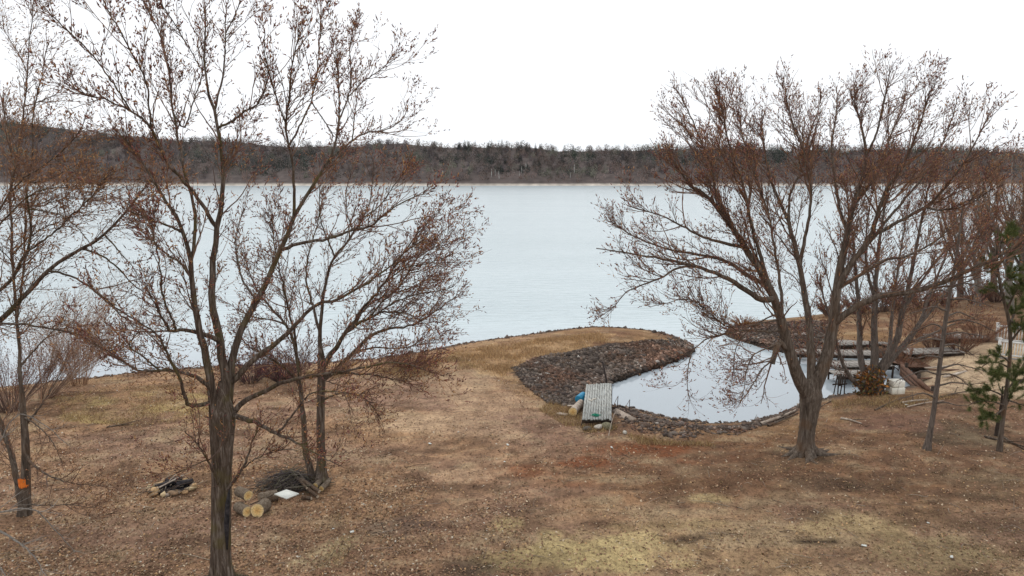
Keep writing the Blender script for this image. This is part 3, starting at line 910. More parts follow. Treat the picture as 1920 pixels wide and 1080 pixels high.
# ---- right maple
right_trunk = [(1510, 856, 40), (1511, 838, 33), (1512, 820, 30), (1514, 800, 30), (1517, 780, 33), (1519, 760, 39), (1521, 742, 42), (1523, 725, 32), (1525, 705, 12)]
right_limbs = [
    ([(1508, 745), (1499, 718), (1482, 665), (1465, 605), (1448, 548), (1422, 502), (1392, 457), (1364, 416), (1340, 381), (1318, 362), (1290, 345), (1265, 305), (1235, 270), (1207, 237)], 31, 2, -2.0),
    ([(1447, 560), (1433, 567), (1403, 547), (1373, 527), (1337, 510), (1293, 495), (1250, 487), (1200, 478), (1147, 470), (1103, 463), (1078, 452)], 13, 1.5, -3.5, -.5),
    ([(1440, 535), (1423, 527), (1393, 507), (1353, 485), (1313, 478), (1270, 472), (1227, 460), (1180, 440), (1145, 415), (1122, 396)], 10, 1.5, 2.5, -.5),
    ([(1300, 497), (1280, 500), (1260, 507), (1237, 523), (1207, 533), (1173, 547), (1147, 580), (1130, 598)], 6, 1.2, -3.0, -2.4),
    ([(1378, 470), (1350, 455), (1313, 443), (1280, 423), (1237, 403), (1193, 390), (1150, 378)], 8, 1.2, -3.0, -.9),
    ([(1364, 420), (1352, 385), (1340, 355), (1337, 317), (1323, 283), (1306, 245), (1290, 205), (1268, 165), (1253, 145)], 9, 1.4, 1.0, -1.2),
    ([(1337, 330), (1345, 290), (1352, 250), (1350, 205), (1340, 150), (1332, 128)], 5, 1.2, 2.0, .3),
    ([(1524, 735), (1521, 665), (1517, 612), (1510, 562), (1503, 512), (1493, 470), (1483, 440), (1478, 410), (1460, 377), (1444, 335), (1436, 290), (1428, 240), (1436, 190), (1442, 160)], 20, 1.6, 2.5),
    ([(1500, 495), (1507, 460), (1517, 410), (1522, 360), (1512, 315), (1505, 275), (1490, 245), (1478, 205), (1470, 160), (1480, 125)], 10, 1.4, 1.0, 1.4),
    ([(1480, 415), (1479, 382), (1484, 352), (1501, 325), (1508, 290), (1520, 250), (1536, 200), (1545, 150)], 8, 1.4, 3.5, 1.8),
    ([(1538, 740), (1552, 665), (1562, 612), (1567, 567), (1572, 525), (1580, 477), (1590, 433), (1597, 393), (1606, 365), (1618, 335), (1626, 300), (1622, 262), (1612, 225), (1600, 190), (1588, 150), (1582, 112)], 31, 1.6, .5),
    ([(1570, 535), (1584, 517), (1598, 491), (1617, 468), (1636, 438), (1648, 395), (1658, 360), (1673, 340), (1690, 322), (1702, 295), (1712, 270), (1722, 240), (1735, 205), (1745, 165), (1740, 125)], 17, 1.6, -1.8, .2),
    ([(1582, 540), (1602, 523), (1640, 497), (1673, 484), (1705, 480), (1738, 462), (1770, 440), (1805, 402), (1832, 365), (1860, 320)], 9, 1.5, 2.4, .2),
    ([(1608, 480), (1640, 441), (1673, 422), (1707, 405), (1740, 385), (1765, 363), (1790, 330), (1810, 300), (1835, 255), (1855, 215), (1872, 182)], 10, 1.5, -2.6, -.2),
    ([(1648, 436), (1672, 402), (1700, 370), (1730, 335), (1752, 300), (1770, 262), (1785, 225), (1795, 185), (1796, 150)], 8, 1.4, 1.5, -.4),
    ([(1568, 600), (1583, 587), (1613, 570), (1640, 557), (1673, 552), (1723, 545), (1767, 530), (1793, 520), (1823, 503), (1863, 487), (1900, 463), (1930, 448), (1990, 420)], 15, 4, -2.5),
    ([(1472, 615), (1466, 560), (1460, 510), (1450, 455), (1440, 400), (1425, 350), (1405, 300), (1392, 260), (1385, 215), (1374, 168)], 8, 1.4, 2.6, -.2),
    ([(1440, 545), (1428, 488), (1414, 438), (1404, 403), (1398, 360), (1388, 330), (1372, 290), (1360, 240), (1350, 190), (1325, 130)], 9, 1.4, -2.6, -.4),
    ([(1470, 625), (1440, 622), (1400, 619), (1353, 627), (1320, 637), (1295, 660), (1287, 705), (1294, 750), (1301, 785)], 5, 1.0, -2.6, -.4),
    ([(1455, 605), (1400, 612), (1360, 615), (1340, 593), (1310, 570), (1283, 558), (1253, 568), (1215, 577), (1190, 583)], 4, 1.0, -3.2, -.6),
    ([(1480, 650), (1462, 640), (1456, 652), (1448, 682)], 13, 9, -.9, -.3),
    ([(1464, 640), (1440, 652), (1412, 664), (1400, 690), (1396, 725), (1388, 760)], 4, 1.0, -2.2, -.5),
    ([(1448, 678), (1426, 694), (1412, 720), (1396, 745), (1380, 762)], 3.5, 1.0, -2.0, -.9),
    ([(1460, 590), (1430, 600), (1395, 625), (1378, 655), (1375, 690), (1380, 725)], 3.5, 1.0, 1.8, .2),
    ([(1590, 433), (1575, 400), (1570, 360), (1562, 320), (1558, 280), (1565, 230), (1572, 180), (1560, 140)], 8, 1.4, 2.8, .2),
    ([(1625, 300), (1640, 262), (1652, 220), (1660, 180), (1668, 140), (1664, 112)], 7, 1.4, -1.0, .4),
    ([(1600, 380), (1635, 345), (1655, 300), (1668, 255), (1690, 210), (1700, 160), (1688, 118)], 7, 1.4, 3.0, .3),
    ([(1735, 385), (1760, 395), (1800, 390), (1840, 370), (1870, 345)], 5, 1.2, -3.5, -1.4),
]
tree("maple_tree", "large many limbed maple with a thick grey trunk beside the pond", (1511, 852), 22.9, right_trunk, right_limbs, M['bark2'],
     dict(dome=(1512, 470, 437, 368, 6.5), roots=9, cut=.91, sp0=.40, l0=2.2, sp1=.33, l1=1.2, sp2=.115, l2=.62, buds=5, bk=.75, bl=.085, bw=.0145, flare=.5, t0=.2, up1=.5, up2=.4, r1=.013, r2=.0058, ang=(.3, .8)), seed=11)

# ---- left maple
left_trunk = [(417, 1096, 46), (414, 1050, 38), (414, 1000, 37), (415, 950, 37), (415, 900, 37), (416, 860, 38), (417, 820, 42), (417, 790, 48), (416, 765, 46), (415, 740, 26), (414, 715, 8)]
left_limbs = [
    ([(410, 905), (402, 800), (396, 720), (380, 645), (366, 577), (359, 510), (354, 470), (343, 427), (323, 393), (304, 362), (280, 322), (255, 285), (225, 250), (190, 215), (150, 190)], 27, 1.6, -1.5),
    ([(356, 480), (367, 430), (361, 378), (350, 340), (338, 277), (328, 237), (320, 187), (320, 133), (307, 87), (293, 50), (270, 5), (262, -40)], 15, 2, 1.0, -.5),
    ([(425, 790), (424, 720), (414, 645), (403, 593), (397, 543), (400, 493), (404, 453), (408, 413), (417, 380), (421, 355), (418, 300), (407, 240), (397, 193), (383, 133), (383, 93), (387, 0), (385, -60)], 22, 2, .8),
    ([(404, 418), (383, 390), (364, 362), (335, 330), (313, 308), (294, 267), (281, 233), (240, 203), (187, 183), (143, 170), (110, 140)], 13, 2, -2.2, .4),
    ([(282, 236), (279, 200), (277, 160), (262, 125), (247, 100), (227, 60), (200, 17), (190, -20)], 10, 2, -2.0, -1.4),
    ([(250, 210), (225, 175), (200, 140), (160, 87), (110, 43), (80, 10)], 8, 1.8, -3.2, -1.7),
    ([(325, 215), (345, 247), (358, 207), (365, 178), (380, 150), (378, 110), (365, 60)], 6, 1.6, 1.8, .4),
    ([(397, 193), (417, 150), (423, 93), (422, 33), (430, -20)], 8, 2, 2.2, .8),
    ([(413, 247), (437, 227), (460, 207), (485, 197), (500, 160), (505, 110)], 6, 1.6, -1.2, .8),
    ([(383, 133), (353, 87), (320, 33), (293, -5)], 6, 2, -.6, .8),
    ([(423, 60), (440, 30), (455, -10)], 5, 2, 1.5, 1.6),
    ([(421, 880), (427, 800), (429, 735), (433, 680), (443, 630), (467, 590), (484, 556), (500, 527), (517, 493), (537, 450), (550, 410), (567, 380), (590, 345), (613, 310), (627, 288), (632, 250), (638, 217), (635, 183), (635, 153), (628, 127), (630, 70), (622, 25)], 23, 1.5, 1.8),
    ([(638, 217), (653, 183), (660, 143), (655, 100), (660, 60), (672, 30)], 6, 1.6, 2.6, 1.4),
    ([(652, 186), (680, 153), (700, 140), (720, 127), (742, 95)], 5, 1.4, 1.0, 1.9),
    ([(548, 418), (553, 360), (548, 300), (540, 262), (533, 227), (541, 208), (545, 133), (560, 67), (566, 20)], 11, 1.8, -.6, .8),
    ([(543, 270), (555, 250), (564, 230), (583, 197), (593, 150), (598, 100), (601, 33), (590, 0)], 9, 1.8, .8, -.1),
    ([(535, 230), (520, 190), (505, 140), (495, 90), (498, 40)], 6, 1.6, -1.6, -.2),
    ([(584, 196), (600, 215), (620, 245), (628, 262)], 4, 2, 1.0, .4),
    ([(536, 464), (573, 455), (613, 448), (637, 440), (670, 428), (700, 425), (720, 400), (757, 377), (795, 365), (830, 355)], 12, 1.5, -1.2, .8),
    ([(627, 290), (645, 277), (667, 257), (693, 247), (725, 245), (755, 225), (768, 195)], 7, 1.5, 3.0, 1.3),
    ([(657, 262), (667, 200), (672, 165)], 5, 1.5, 3.2, 2.0),
    ([(437, 722), (460, 690), (480, 669), (510, 650), (536, 628), (560, 605), (580, 580), (600, 562), (613, 572), (647, 555), (690, 530), (720, 508), (742, 490), (765, 465), (800, 448), (840, 432)], 18, 1.3, -.4),
    ([(430, 780), (455, 755), (480, 741), (513, 725), (541, 714), (575, 705), (637, 697), (693, 687), (735, 677), (780, 688), (830, 704), (860, 700)], 13, 1.2, -1.5),
    ([(426, 782), (457, 782), (488, 796), (515, 812), (542, 823), (557, 832), (590, 850), (625, 868), (670, 888)], 13, 1.0, -2.6),
    ([(520, 812), (530, 803), (547, 780), (577, 740), (603, 733), (653, 735), (690, 760)], 8, 1.4, -2.2, -.9),
    ([(420, 648), (400, 633), (370, 623), (338, 617), (320, 624), (311, 606), (300, 590), (285, 560), (270, 530)], 12, 1.5, -1.6, .3),
    ([(332, 617), (326, 600), (310, 573), (302, 540), (303, 517), (297, 480), (287, 440), (280, 403)], 6, 1.3, -2.4, -.9),
    ([(398, 726), (378, 711), (359, 702), (318, 694), (290, 696), (262, 698), (225, 672), (190, 650), (150, 632)], 10, 1.2, -2.0),
    ([(296, 694), (281, 680), (265, 665), (243, 654), (240, 644), (253, 631), (265, 611), (275, 590)], 6, 1.3, -1.2, -1.0),
    ([(400, 756), (370, 760), (353, 764), (348, 747), (337, 711), (320, 678), (302, 637), (287, 618), (253, 600), (210, 570), (170, 540), (140, 520)], 9, 1.3, -2.4),
    ([(422, 935), (430, 915), (446, 892), (461, 868), (470, 835), (486, 800), (492, 770)], 10, 1.4, -.7),
    ([(452, 880), (475, 862), (510, 845), (545, 842), (580, 852), (610, 872)], 4, 1.0, -1.4, -.4),
    ([(420, 928), (408, 902), (394, 872), (375, 838), (352, 812), (335, 802)], 8, 1.3, -1.4),
    ([(388, 862), (365, 872), (330, 888), (305, 900)], 3, .9, -1.6, -.5),
    ([(362, 520), (340, 495), (300, 467), (285, 450), (255, 425), (235, 400)], 6, 1.4, 1.8, -.6),
    ([(345, 435), (320, 425), (285, 412), (250, 398), (225, 396)], 6, 1.2, -2.4, -.6),
    ([(480, 565), (460, 540), (447, 500), (440, 450), (450, 410), (470, 370)], 6, 1.4, 2.4, .7),
]
lm = tree("maple_tree", "tallest bare maple in front, its dark trunk forking low and scarred near the ground", (415, 1090), 15.0, left_trunk, left_limbs, M['bark'],
          dict(roots=8, cut=.92, sp0=.42, l0=1.8, r0=.015, t00=.4, sp1=.27, l1=.9, sp2=.10, l2=.40, buds=5, bl=.068, bw=.0125, flare=.30, t0=.3, r1=.010, r2=.0048, bk=.9, up1=.5, ang=(.35, .9)), seed=5)
# dark hollow scar down the trunk
def scar():
    mb = MB()
    P = [at(430, 918, 14.75), at(427, 945, 14.74), at(425, 985, 14.75), at(426, 1030, 14.76)]
    R = [.015, .055, .06, .02]
    mb.tube(P, R, 7)
    mb.build("bark_scar", M['char'], lm, True)
scar()

# ---- twin stem tree behind
twin_trunk = [(601, 908, 24), (603, 880, 18), (602, 840, 16), (601, 800, 16), (602, 740, 15), (604, 690, 16), (602, 665, 13), (601, 645, 5)]
twin_limbs = [
    ([(590, 905), (580, 880), (575, 850), (570, 800), (565, 750), (560, 690), (556, 655), (548, 630), (536, 606), (508, 578), (490, 560), (475, 530), (463, 495), (452, 455), (447, 415)], 16, 1.3, 1.5),
    ([(601, 660), (598, 634), (602, 597), (607, 550), (613, 520), (623, 483), (640, 470), (660, 440), (680, 410), (693, 380), (700, 345), (700, 300), (690, 262)], 15, 1.3, .6),
    ([(608, 690), (632, 649), (647, 625), (665, 610), (693, 595), (721, 584), (758, 586), (790, 600), (815, 618)], 13, 1.3, -2.0),
    ([(610, 715), (647, 678), (665, 658), (689, 634), (711, 619), (739, 615), (775, 612), (815, 585), (850, 560), (882, 535)], 12, 1.3, 1.8),
    ([(640, 636), (665, 600), (680, 578), (702, 555), (722, 530), (745, 490), (765, 460), (790, 430), (815, 400), (832, 378)], 11, 1.3, -1.4, -.5),
    ([(557, 655), (552, 620), (545, 598), (537, 560), (525, 510), (515, 460), (510, 420), (503, 375)], 8, 1.3, -1.8, .2),
    ([(600, 625), (589, 578), (580, 550), (572, 515), (580, 470), (592, 430), (602, 390), (608, 340)], 8, 1.3, 2.2, .2),
    ([(624, 484), (610, 440), (598, 400), (600, 350), (590, 310)], 6, 1.2, -.8, .4),
    ([(662, 438), (650, 400), (648, 360), (660, 320), (665, 285)], 6, 1.2, 1.8, .5),
    ([(685, 405), (715, 385), (740, 345), (760, 320), (775, 295)], 6, 1.2, -.8, .5),
    ([(655, 618), (690, 570), (728, 552), (770, 540), (810, 520), (845, 510)], 7, 1.2, 2.0, -.6),
    ([(700, 593), (740, 565), (785, 550), (830, 545), (868, 530)], 5, 1.1, -2.4, -1.1),
    ([(745, 490), (785, 480), (820, 462), (848, 440)], 5, 1.1, .4, -.9),
    ([(605, 700), (650, 700), (700, 702), (745, 712), (790, 718)], 6, 1.1, -2.2),
    ([(606, 750), (640, 735), (680, 740), (705, 770), (720, 800)], 5, 1.1, -1.8),
    ([(665, 660), (700, 650), (745, 655), (790, 645), (830, 640)], 5, 1.1, -.5, .6),
    ([(540, 612), (515, 600), (480, 596), (450, 585), (420, 560)], 6, 1.1, 1.6, .5),
    ([(562, 720), (535, 690), (505, 670), (470, 655), (445, 625)], 6, 1.1, -1.6, .3),
    ([(720, 530), (760, 500), (800, 495), (840, 480), (862, 470)], 5, 1.1, -2.2, -1.0),
    ([(690, 598), (720, 560), (745, 545), (760, 520), (790, 470), (815, 455)], 5, 1.1, .6, -1.0),
]
tree("maple_tree", "twin stemmed red budded maple standing behind the cut logs", (594, 905), 20.2, twin_trunk, twin_limbs, M['bark'],
     dict(cut=.9, sp0=.45, l0=1.8, up0=.3, r0=.016, r1=.012, sp1=.27, l1=1.05, sp2=.10, l2=.5, buds=5, bl=.075, bw=.0135, flare=.6, t0=.2, up1=.3, up2=.2, r2=.006), seed=21)

# ---- slim tree at the left with an orange paint mark
lt_trunk = [(46, 978, 26), (47, 930, 20), (49, 880, 16), (48, 830, 14), (44, 780, 11), (41, 735, 9)]
lt_limbs = [
    ([(42, 745), (38, 690), (34, 620), (28, 540), (22, 450), (20, 350), (30, 293), (43, 227), (48, 183), (52, 117), (55, 63), (63, 20), (66, -20)], 8, 1.3, .8),
    ([(44, 965), (36, 930), (30, 890), (20, 850), (8, 810), (-12, 760)], 14, 8, .8),
    ([(33, 600), (45, 500), (50, 353), (63, 293), (60, 227), (70, 177), (83, 117), (92, 80)], 9, 1.4, -1.0, .2),
    ([(50, 850), (58, 870), (80, 885), (110, 900), (150, 909), (200, 912)], 6, 1.0, -1.5),
    ([(47, 800), (70, 770), (90, 740), (105, 715), (120, 690)], 6, 1.2, 1.2),
    ([(46, 780), (75, 800), (100, 830), (118, 870)], 4, 1.0, -1.2),
    ([(50, 945), (90, 948), (130, 946), (180, 952)], 4, .9, -1.2),
    ([(38, 680), (70, 650), (110, 610), (140, 560)], 5, 1.1, 1.6, .2),
    ([(46, 200), (75, 190), (110, 175), (130, 140)], 4, 1.1, .4, .7),
    ([(50, 130), (35, 100), (15, 70), (0, 40)], 4, 1.1, 1.4, .8),
    ([(25, 480), (60, 440), (95, 420), (130, 412)], 4, 1.0, -1.2, .4),
    ([(30, 300), (15, 260), (0, 215)], 4, 1.1, 1.4, .6),
    ([(28, 310), (60, 345), (110, 330), (160, 300)], 5, 1.0, -1.6, .5),
    ([(22, 380), (70, 390), (120, 370), (180, 375)], 5, 1.0, -1.6, .5),
]
lt = tree("bare_tree", "slim bare tree with a bright orange paint mark low on its trunk", (46, 975), 18.3, lt_trunk, lt_limbs, M['bark2'],
          dict(sp0=.5, l0=1.6, up0=.3, r0=.013, sp1=.27, l1=1.1, sp2=.12, l2=.5, buds=4, bk=.7, bl=.066, bw=.012, flare=.3, t0=.15, up1=.25, up2=.2), seed=31, bud_col=WARM_C)
def blot():
    c = at(46, 903, 18.3); R = 19.5 * 18.3 / F_PX / 2 + .012
    na, nz = 26, 26
    V = []; ok = []
    for iz in range(nz):
        for ia in range(na):
            a = radians(-78 + 156 * ia / (na - 1)); z = -.17 + .34 * iz / (nz - 1)
            V.append(c + np.array([sin(a) * R, -cos(a) * R, z]))
            ok.append(math.hypot(sin(a) * .85, z / .145) + rng.normal(0, .10) < .95)
    Qd = [[iz * na + ia, iz * na + ia + 1, (iz + 1) * na + ia + 1, (iz + 1) * na + ia] for iz in range(nz - 1) for ia in range(na - 1) if ok[iz * na + ia]]
    mb = MB(); mb.add(V, Qd); mb.build("paint_mark", M['orange'], lt, True)
blot()

# ---- tree just outside the frame on the left: its limbs reach in
ot_trunk = [(-120, 1040, 60), (-122, 960, 50), (-126, 880, 46), (-128, 800, 44), (-124, 740, 42)]
ot_limbs = [
    ([(-124, 770), (-80, 690), (-40, 640), (0, 603), (33, 567), (67, 533), (90, 503), (113, 490), (143, 473), (167, 460), (193, 443), (217, 420), (240, 393), (263, 363), (290, 325)], 18, 2.5, .8),
    ([(-126, 740), (-80, 640), (-40, 575), (0, 543), (20, 527), (37, 497), (53, 470), (60, 427), (57, 393), (50, 350)], 17, 2.5, -.8),
    ([(55, 472), (77, 453), (110, 430), (127, 410), (157, 383), (182, 358), (200, 330)], 9, 2, -1.6, -.6),
    ([(96, 508), (125, 512), (165, 535), (200, 565), (235, 598), (275, 620), (300, 650), (325, 690)], 5, 1.2, -.6, .6),
    ([(165, 470), (190, 478), (220, 500), (250, 535), (290, 560), (310, 580)], 5, 1.2, 1.2, .7),
    ([(-120, 700), (-60, 620), (-20, 607), (40, 606), (100, 618), (140, 622), (180, 648), (220, 672), (262, 697)], 8, 1.2, -1.5),
    ([(-126, 700), (-100, 560), (-60, 470), (-20, 420), (0, 393), (14, 365), (30, 330), (20, 270), (0, 180)], 14, 1.5, .6),
    ([(58, 400), (85, 396), (115, 402), (150, 430), (175, 465)], 5, 1.2, -1.8, -.7),
    ([(200, 437), (215, 460), (230, 480), (250, 500), (265, 530)], 4, 1.2, .1, .6),
    ([(13, 365), (50, 330), (100, 300), (150, 250), (165, 205)], 7, 1.4, -1.0, .6),
    ([(100, 300), (150, 325), (205, 335), (270, 338), (330, 345)], 5, 1.0, -2.0, -.2),
    ([(-40, 470), (20, 400), (60, 360), (110, 350), (170, 352)], 7, 1.0, -2.0, .2),
]
tree("maple_tree", "maple at the frame edge whose long dark limbs reach in across the water", (-120, 1030), 15.8, ot_trunk, ot_limbs, M['bark'],
     dict(sp0=.5, l0=1.7, up0=.25, r0=.013, sp1=.27, l1=1.0, sp2=.10, l2=.45, buds=4, bk=.7, bl=.066, bw=.012, flare=.3, t0=.25, r1=.009, r2=.0042, up1=.25, up2=.2), seed=41, bud_col=WARM_C)

# ---- pale dead boughs lower left (a leaning dead tree, close to the camera)
pd_trunk = [(-95, 1190, 44), (-90, 1120, 38), (-85, 1060, 34), (-75, 1000, 30)]
pd_limbs = [
    ([(-80, 1030), (-40, 985), (0, 993), (22, 1010), (45, 1022), (70, 1050), (90, 1090)], 10, 1.2, -.5),
    ([(-78, 1000), (-40, 960), (0, 962), (40, 952), (70, 955), (95, 985), (120, 1010), (140, 1035)], 6, 1.4, .6),
    ([(-60, 1010), (-20, 1040), (5, 1070), (20, 1100)], 6, 1.2, -.8),
    ([(-76, 990), (-30, 900), (10, 800), (40, 770), (90, 800), (120, 830)], 7, 1.4, .4),
]
tree("dead_tree", "pale dead tree at the bottom edge stretching light grey boughs over the grass", (-95, 1180), 13.0, pd_trunk, pd_limbs, M['bark_pale'],
     dict(sp0=0, sp1=.28, l1=.7, sp2=.16, l2=.35, buds=0, flare=.2, t0=.3, r1=.008, r2=.004), seed=43, twig_col=np.array([[.22, .19, .165], [.27, .24, .21]]))

# ---- multi stem tree behind the right maple
bt_trunk = [(1634, 756, 50), (1634, 740, 44), (1636, 722, 40), (1640, 706, 30), (1642, 694, 10)]
bt_limbs = [
    ([(1628, 730), (1622, 704), (1610, 664), (1613, 615), (1609, 570), (1604, 500), (1598, 430), (1585, 350), (1575, 290)], 16, 1.6, 1.5),
    ([(1640, 720), (1641, 664), (1638, 615), (1640, 570), (1643, 500), (1652, 430), (1660, 380), (1668, 320), (1675, 260)], 19, 1.6, 0),
    ([(1645, 715), (1661, 675), (1681, 638), (1691, 588), (1703, 540), (1716, 470), (1731, 400), (1745, 330), (1752, 275)], 18, 1.6, -1.5),
    ([(1648, 718), (1677, 664), (1705, 638), (1724, 606), (1751, 575), (1790, 530), (1830, 470), (1862, 405), (1885, 350)], 16, 1.6, 1.0),
    ([(1626, 735), (1600, 715), (1583, 693), (1572, 655), (1560, 610), (1545, 560), (1530, 500)], 12, 1.5, -1.5),
    ([(1655, 690), (1670, 640), (1672, 590), (1680, 530), (1690, 460), (1700, 400), (1712, 340)], 10, 1.4, 2.5),
    ([(1700, 640), (1740, 630), (1780, 610), (1820, 600), (1850, 580)], 8, 1.2, 2.0, .5),
    ([(1725, 606), (1740, 560), (1770, 490), (1790, 430), (1800, 370)], 8, 1.3, 2.4, .6),
    ([(1693, 580), (1720, 540), (1760, 480), (1800, 450), (1840, 430)], 7, 1.2, -2.0, -.8),
    ([(1640, 560), (1625, 510), (1622, 450), (1630, 390), (1640, 330)], 8, 1.3, -1.2, .1),
    ([(1585, 695), (1560, 690), (1540, 670), (1520, 640)], 5, 1.2, -2.4, -.8),
]
bt_ = tree("maple_tree", "many stemmed maple with an orange leafy clump round its base behind the largest right trunk", (1634, 750), 31.5, bt_trunk, bt_limbs, M['bark_far'],
     dict(cut=.9, sp0=.6, l0=2.2, sp1=.30, l1=1.4, sp2=.125, l2=.7, buds=5, bl=.10, bw=.017, flare=.2, t0=.2, r1=.018, r2=.008), seed=51)
def leaf_clump(name, centre, rad, n, pal, mat_, parent, size=(.05, .12), seed=3):
    r_ = np.random.default_rng(seed)
    p = r_.normal(0, .45, (n, 3)); p = p / np.maximum(1, np.linalg.norm(p, axis=1, keepdims=True))
    C = np.asarray(centre) + p * np.asarray(rad)
    a = nrm(r_.normal(0, 1, (n, 3))); b = nrm(np.cross(a, r_.normal(0, 1, (n, 3))))
    s = r_.uniform(*size, (n, 1))
    V = np.stack([C - a * s, C + b * s * .5, C + a * s, C - b * s * .5], 1).reshape(-1, 3)
    c = np.repeat(np.asarray(pal)[r_.integers(0, len(pal), n)] * r_.uniform(.6, 1.3, (n, 1)), 4, 0)
    o = mesh_obj(name, V, np.arange(4 * n).reshape(-1, 4), mat_, parent, False, c)
    o["kind"] = "stuff"
    return o
c0 = at(1632, 722, 31.2)
leaf_clump("ivy", c0, (.75, .75, .95), 900, [(.30, .13, .035), (.20, .085, .035), (.12, .06, .03), (.10, .085, .03)], M['litter'], bt_)

# ---- slim trunk with drooping dead branches
st_trunk = [(1737, 850, 12), (1741, 828, 9.5), (1748, 790, 9), (1757, 725, 8.5), (1765, 660, 8), (1773, 600, 7.5), (1781, 550, 6.5), (1790, 500, 5.5), (1799, 440, 4), (1806, 380, 2)]
st_limbs = []
r_ = random.Random(4)
for v0, side, ln in [(760, 1, 60), (742, -1, 70), (722, 1, 85), (706, 1, 60), (700, -1, 80), (688, 1, 90), (672, -1, 60), (664, 1, 75), (650, 1, 60), (640, -1, 75), (628, 1, 85), (612, -1, 60), (604, 1, 95), (590, 1, 60), (580, -1, 70), (566, 1, 80), (548, -1, 60), (536, 1, 80)]:
    u0 = np.interp(-v0, [-850, -790, -725, -660, -600, -550, -500], [1737, 1748, 1757, 1765, 1773, 1781, 1790])
    dr = r_.uniform(-6, 22)
    st_limbs.append(([(u0, v0), (u0 + side * ln * .35, v0 - 6), (u0 + side * ln * .7, v0 + dr * .2), (u0 + side * ln, v0 + dr)], 4.5, 1.0, r_.uniform(-1.5, 1.5)))
tree("bare_tree", "slim leaning tree with short drooping dead branches right of the pond", (1737, 846), 23.2, st_trunk, st_limbs, M['bark_far'],
     dict(sp0=0, sp1=.22, l1=.55, sp2=.2, l2=.25, buds=0, flare=.45, t0=.25, r1=.009, r2=.005, up1=-.2, up2=-.1), seed=61)

# ---- pine at the right edge
def pine():
    Y = 23.0
    base = at(1873, 853, Y); base[2] = hz(base[0], base[1])
    o = thing("pine_tree", base, "young green pine with a thin forked trunk near the sandy landing", "tree")
    tp = [(1872, 858, 11), (1878, 800, 8), (1886, 745, 7.5), (1892, 690, 7), (1895, 640, 6.5), (1892, 600, 6), (1884, 570, 5.5), (1874, 530, 5), (1868, 480, 4), (1872, 420, 2)]
    P, L = resample([at(u, v, Y) for u, v, d in tp], 30)
    R = np.interp(np.linspace(0, 1, 30), np.linspace(0, 1, len(tp)), [d for *_, d in tp]) * Y / F_PX / 2
    V, q = limb_mesh(P, R, 10, .2, 1, .05); mesh_obj("trunk", V, q, M['bark2'], o)
    bs = [([(1882, 770), (1895, 740), (1908, 720), (1930, 700)], 0, 5), ([(1884, 760), (1860, 752), (1835, 752), (1815, 760)], -.6, 4), ([(1886, 745), (1868, 735), (1845, 728), (1822, 735)], .6, 4),
          ([(1884, 765), (1870, 775), (1850, 785), (1838, 790)], -1.0, 4), ([(1888, 750), (1905, 755), (1925, 762)], -.4, 4), ([(1893, 690), (1875, 680), (1855, 678), (1838, 690)], .4, 4),
          ([(1894, 680), (1880, 668), (1862, 664), (1850, 668)], -.7, 4), ([(1893, 700), (1880, 700), (1860, 705)], -1, 3), ([(1895, 640), (1915, 615), (1935, 600)], -.5, 5), ([(1893, 610), (1905, 580), (1925, 560)], .6, 5),
          ([(1888, 580), (1905, 545), (1925, 520)], -.6, 5), ([(1882, 560), (1866, 545), (1850, 540)], .5, 4), ([(1876, 540), (1895, 515), (1920, 500)], .4, 4), ([(1872, 520), (1858, 500), (1846, 495)], -.5, 4),
          ([(1870, 500), (1888, 480), (1910, 470)], -.3, 4), ([(1869, 470), (1880, 445), (1900, 430)], .4, 3), ([(1890, 730), (1910, 700), (1925, 670)], .6, 3), ([(1892, 600), (1930, 620), (1960, 650)], -.3, 5)]
    need = MB()
    for pts, de, d in bs:
        n = 9
        Pp, L = resample([at(u, v, Y + de * t) for (u, v), t in zip(pts, np.linspace(0, 1, len(pts)))], n)
        Rr = np.linspace(d, 1.2, n) * Y / F_PX / 2
        V, q = limb_mesh(Pp, Rr, 6, None, 1, .05); mesh_obj("limb", V, q, M['bark2'], o)
        # sub-boughs with needle brushes
        P1, R1 = sprout([(Pp, Rr)], .055, .5, 5, (.4, 1.2), .25, .008, .2)
        Vv, qq = tubes(P1, R1, 3); need.add(Vv, qq, None, np.array([.07, .05, .035]))
        for Pb in P1:
            k = 230
            t = rng.uniform(.25, 1, k) * 4; i = np.clip(t.astype(int), 0, 3); f = (t - i)[:, None]
            C = Pb[i] * (1 - f) + Pb[i + 1] * f
            D = nrm(nrm(Pb[i + 1] - Pb[i]) * .6 + rng.normal(0, .6, (k, 3)) + np.array([0, 0, .15]))
            S = nrm(np.cross(D, rng.normal(0, 1, (k, 3))))
            Ln = rng.uniform(.09, .18, (k, 1))
            V = np.stack([C - S * .0034, C + S * .0034, C + D * Ln], 1).reshape(-1, 3)
            pal = np.array([(.10, .135, .042), (.13, .165, .055), (.07, .095, .035), (.18, .165, .06)])
            need.add(V, None, np.arange(3 * k).reshape(-1, 3), np.repeat(pal[rng.integers(0, 4, k)] * rng.uniform(.7, 1.2, (k, 1)), 3, 0))
    cr = need.build("crown", M['needle'], o); cr["kind"] = "stuff"
pine()

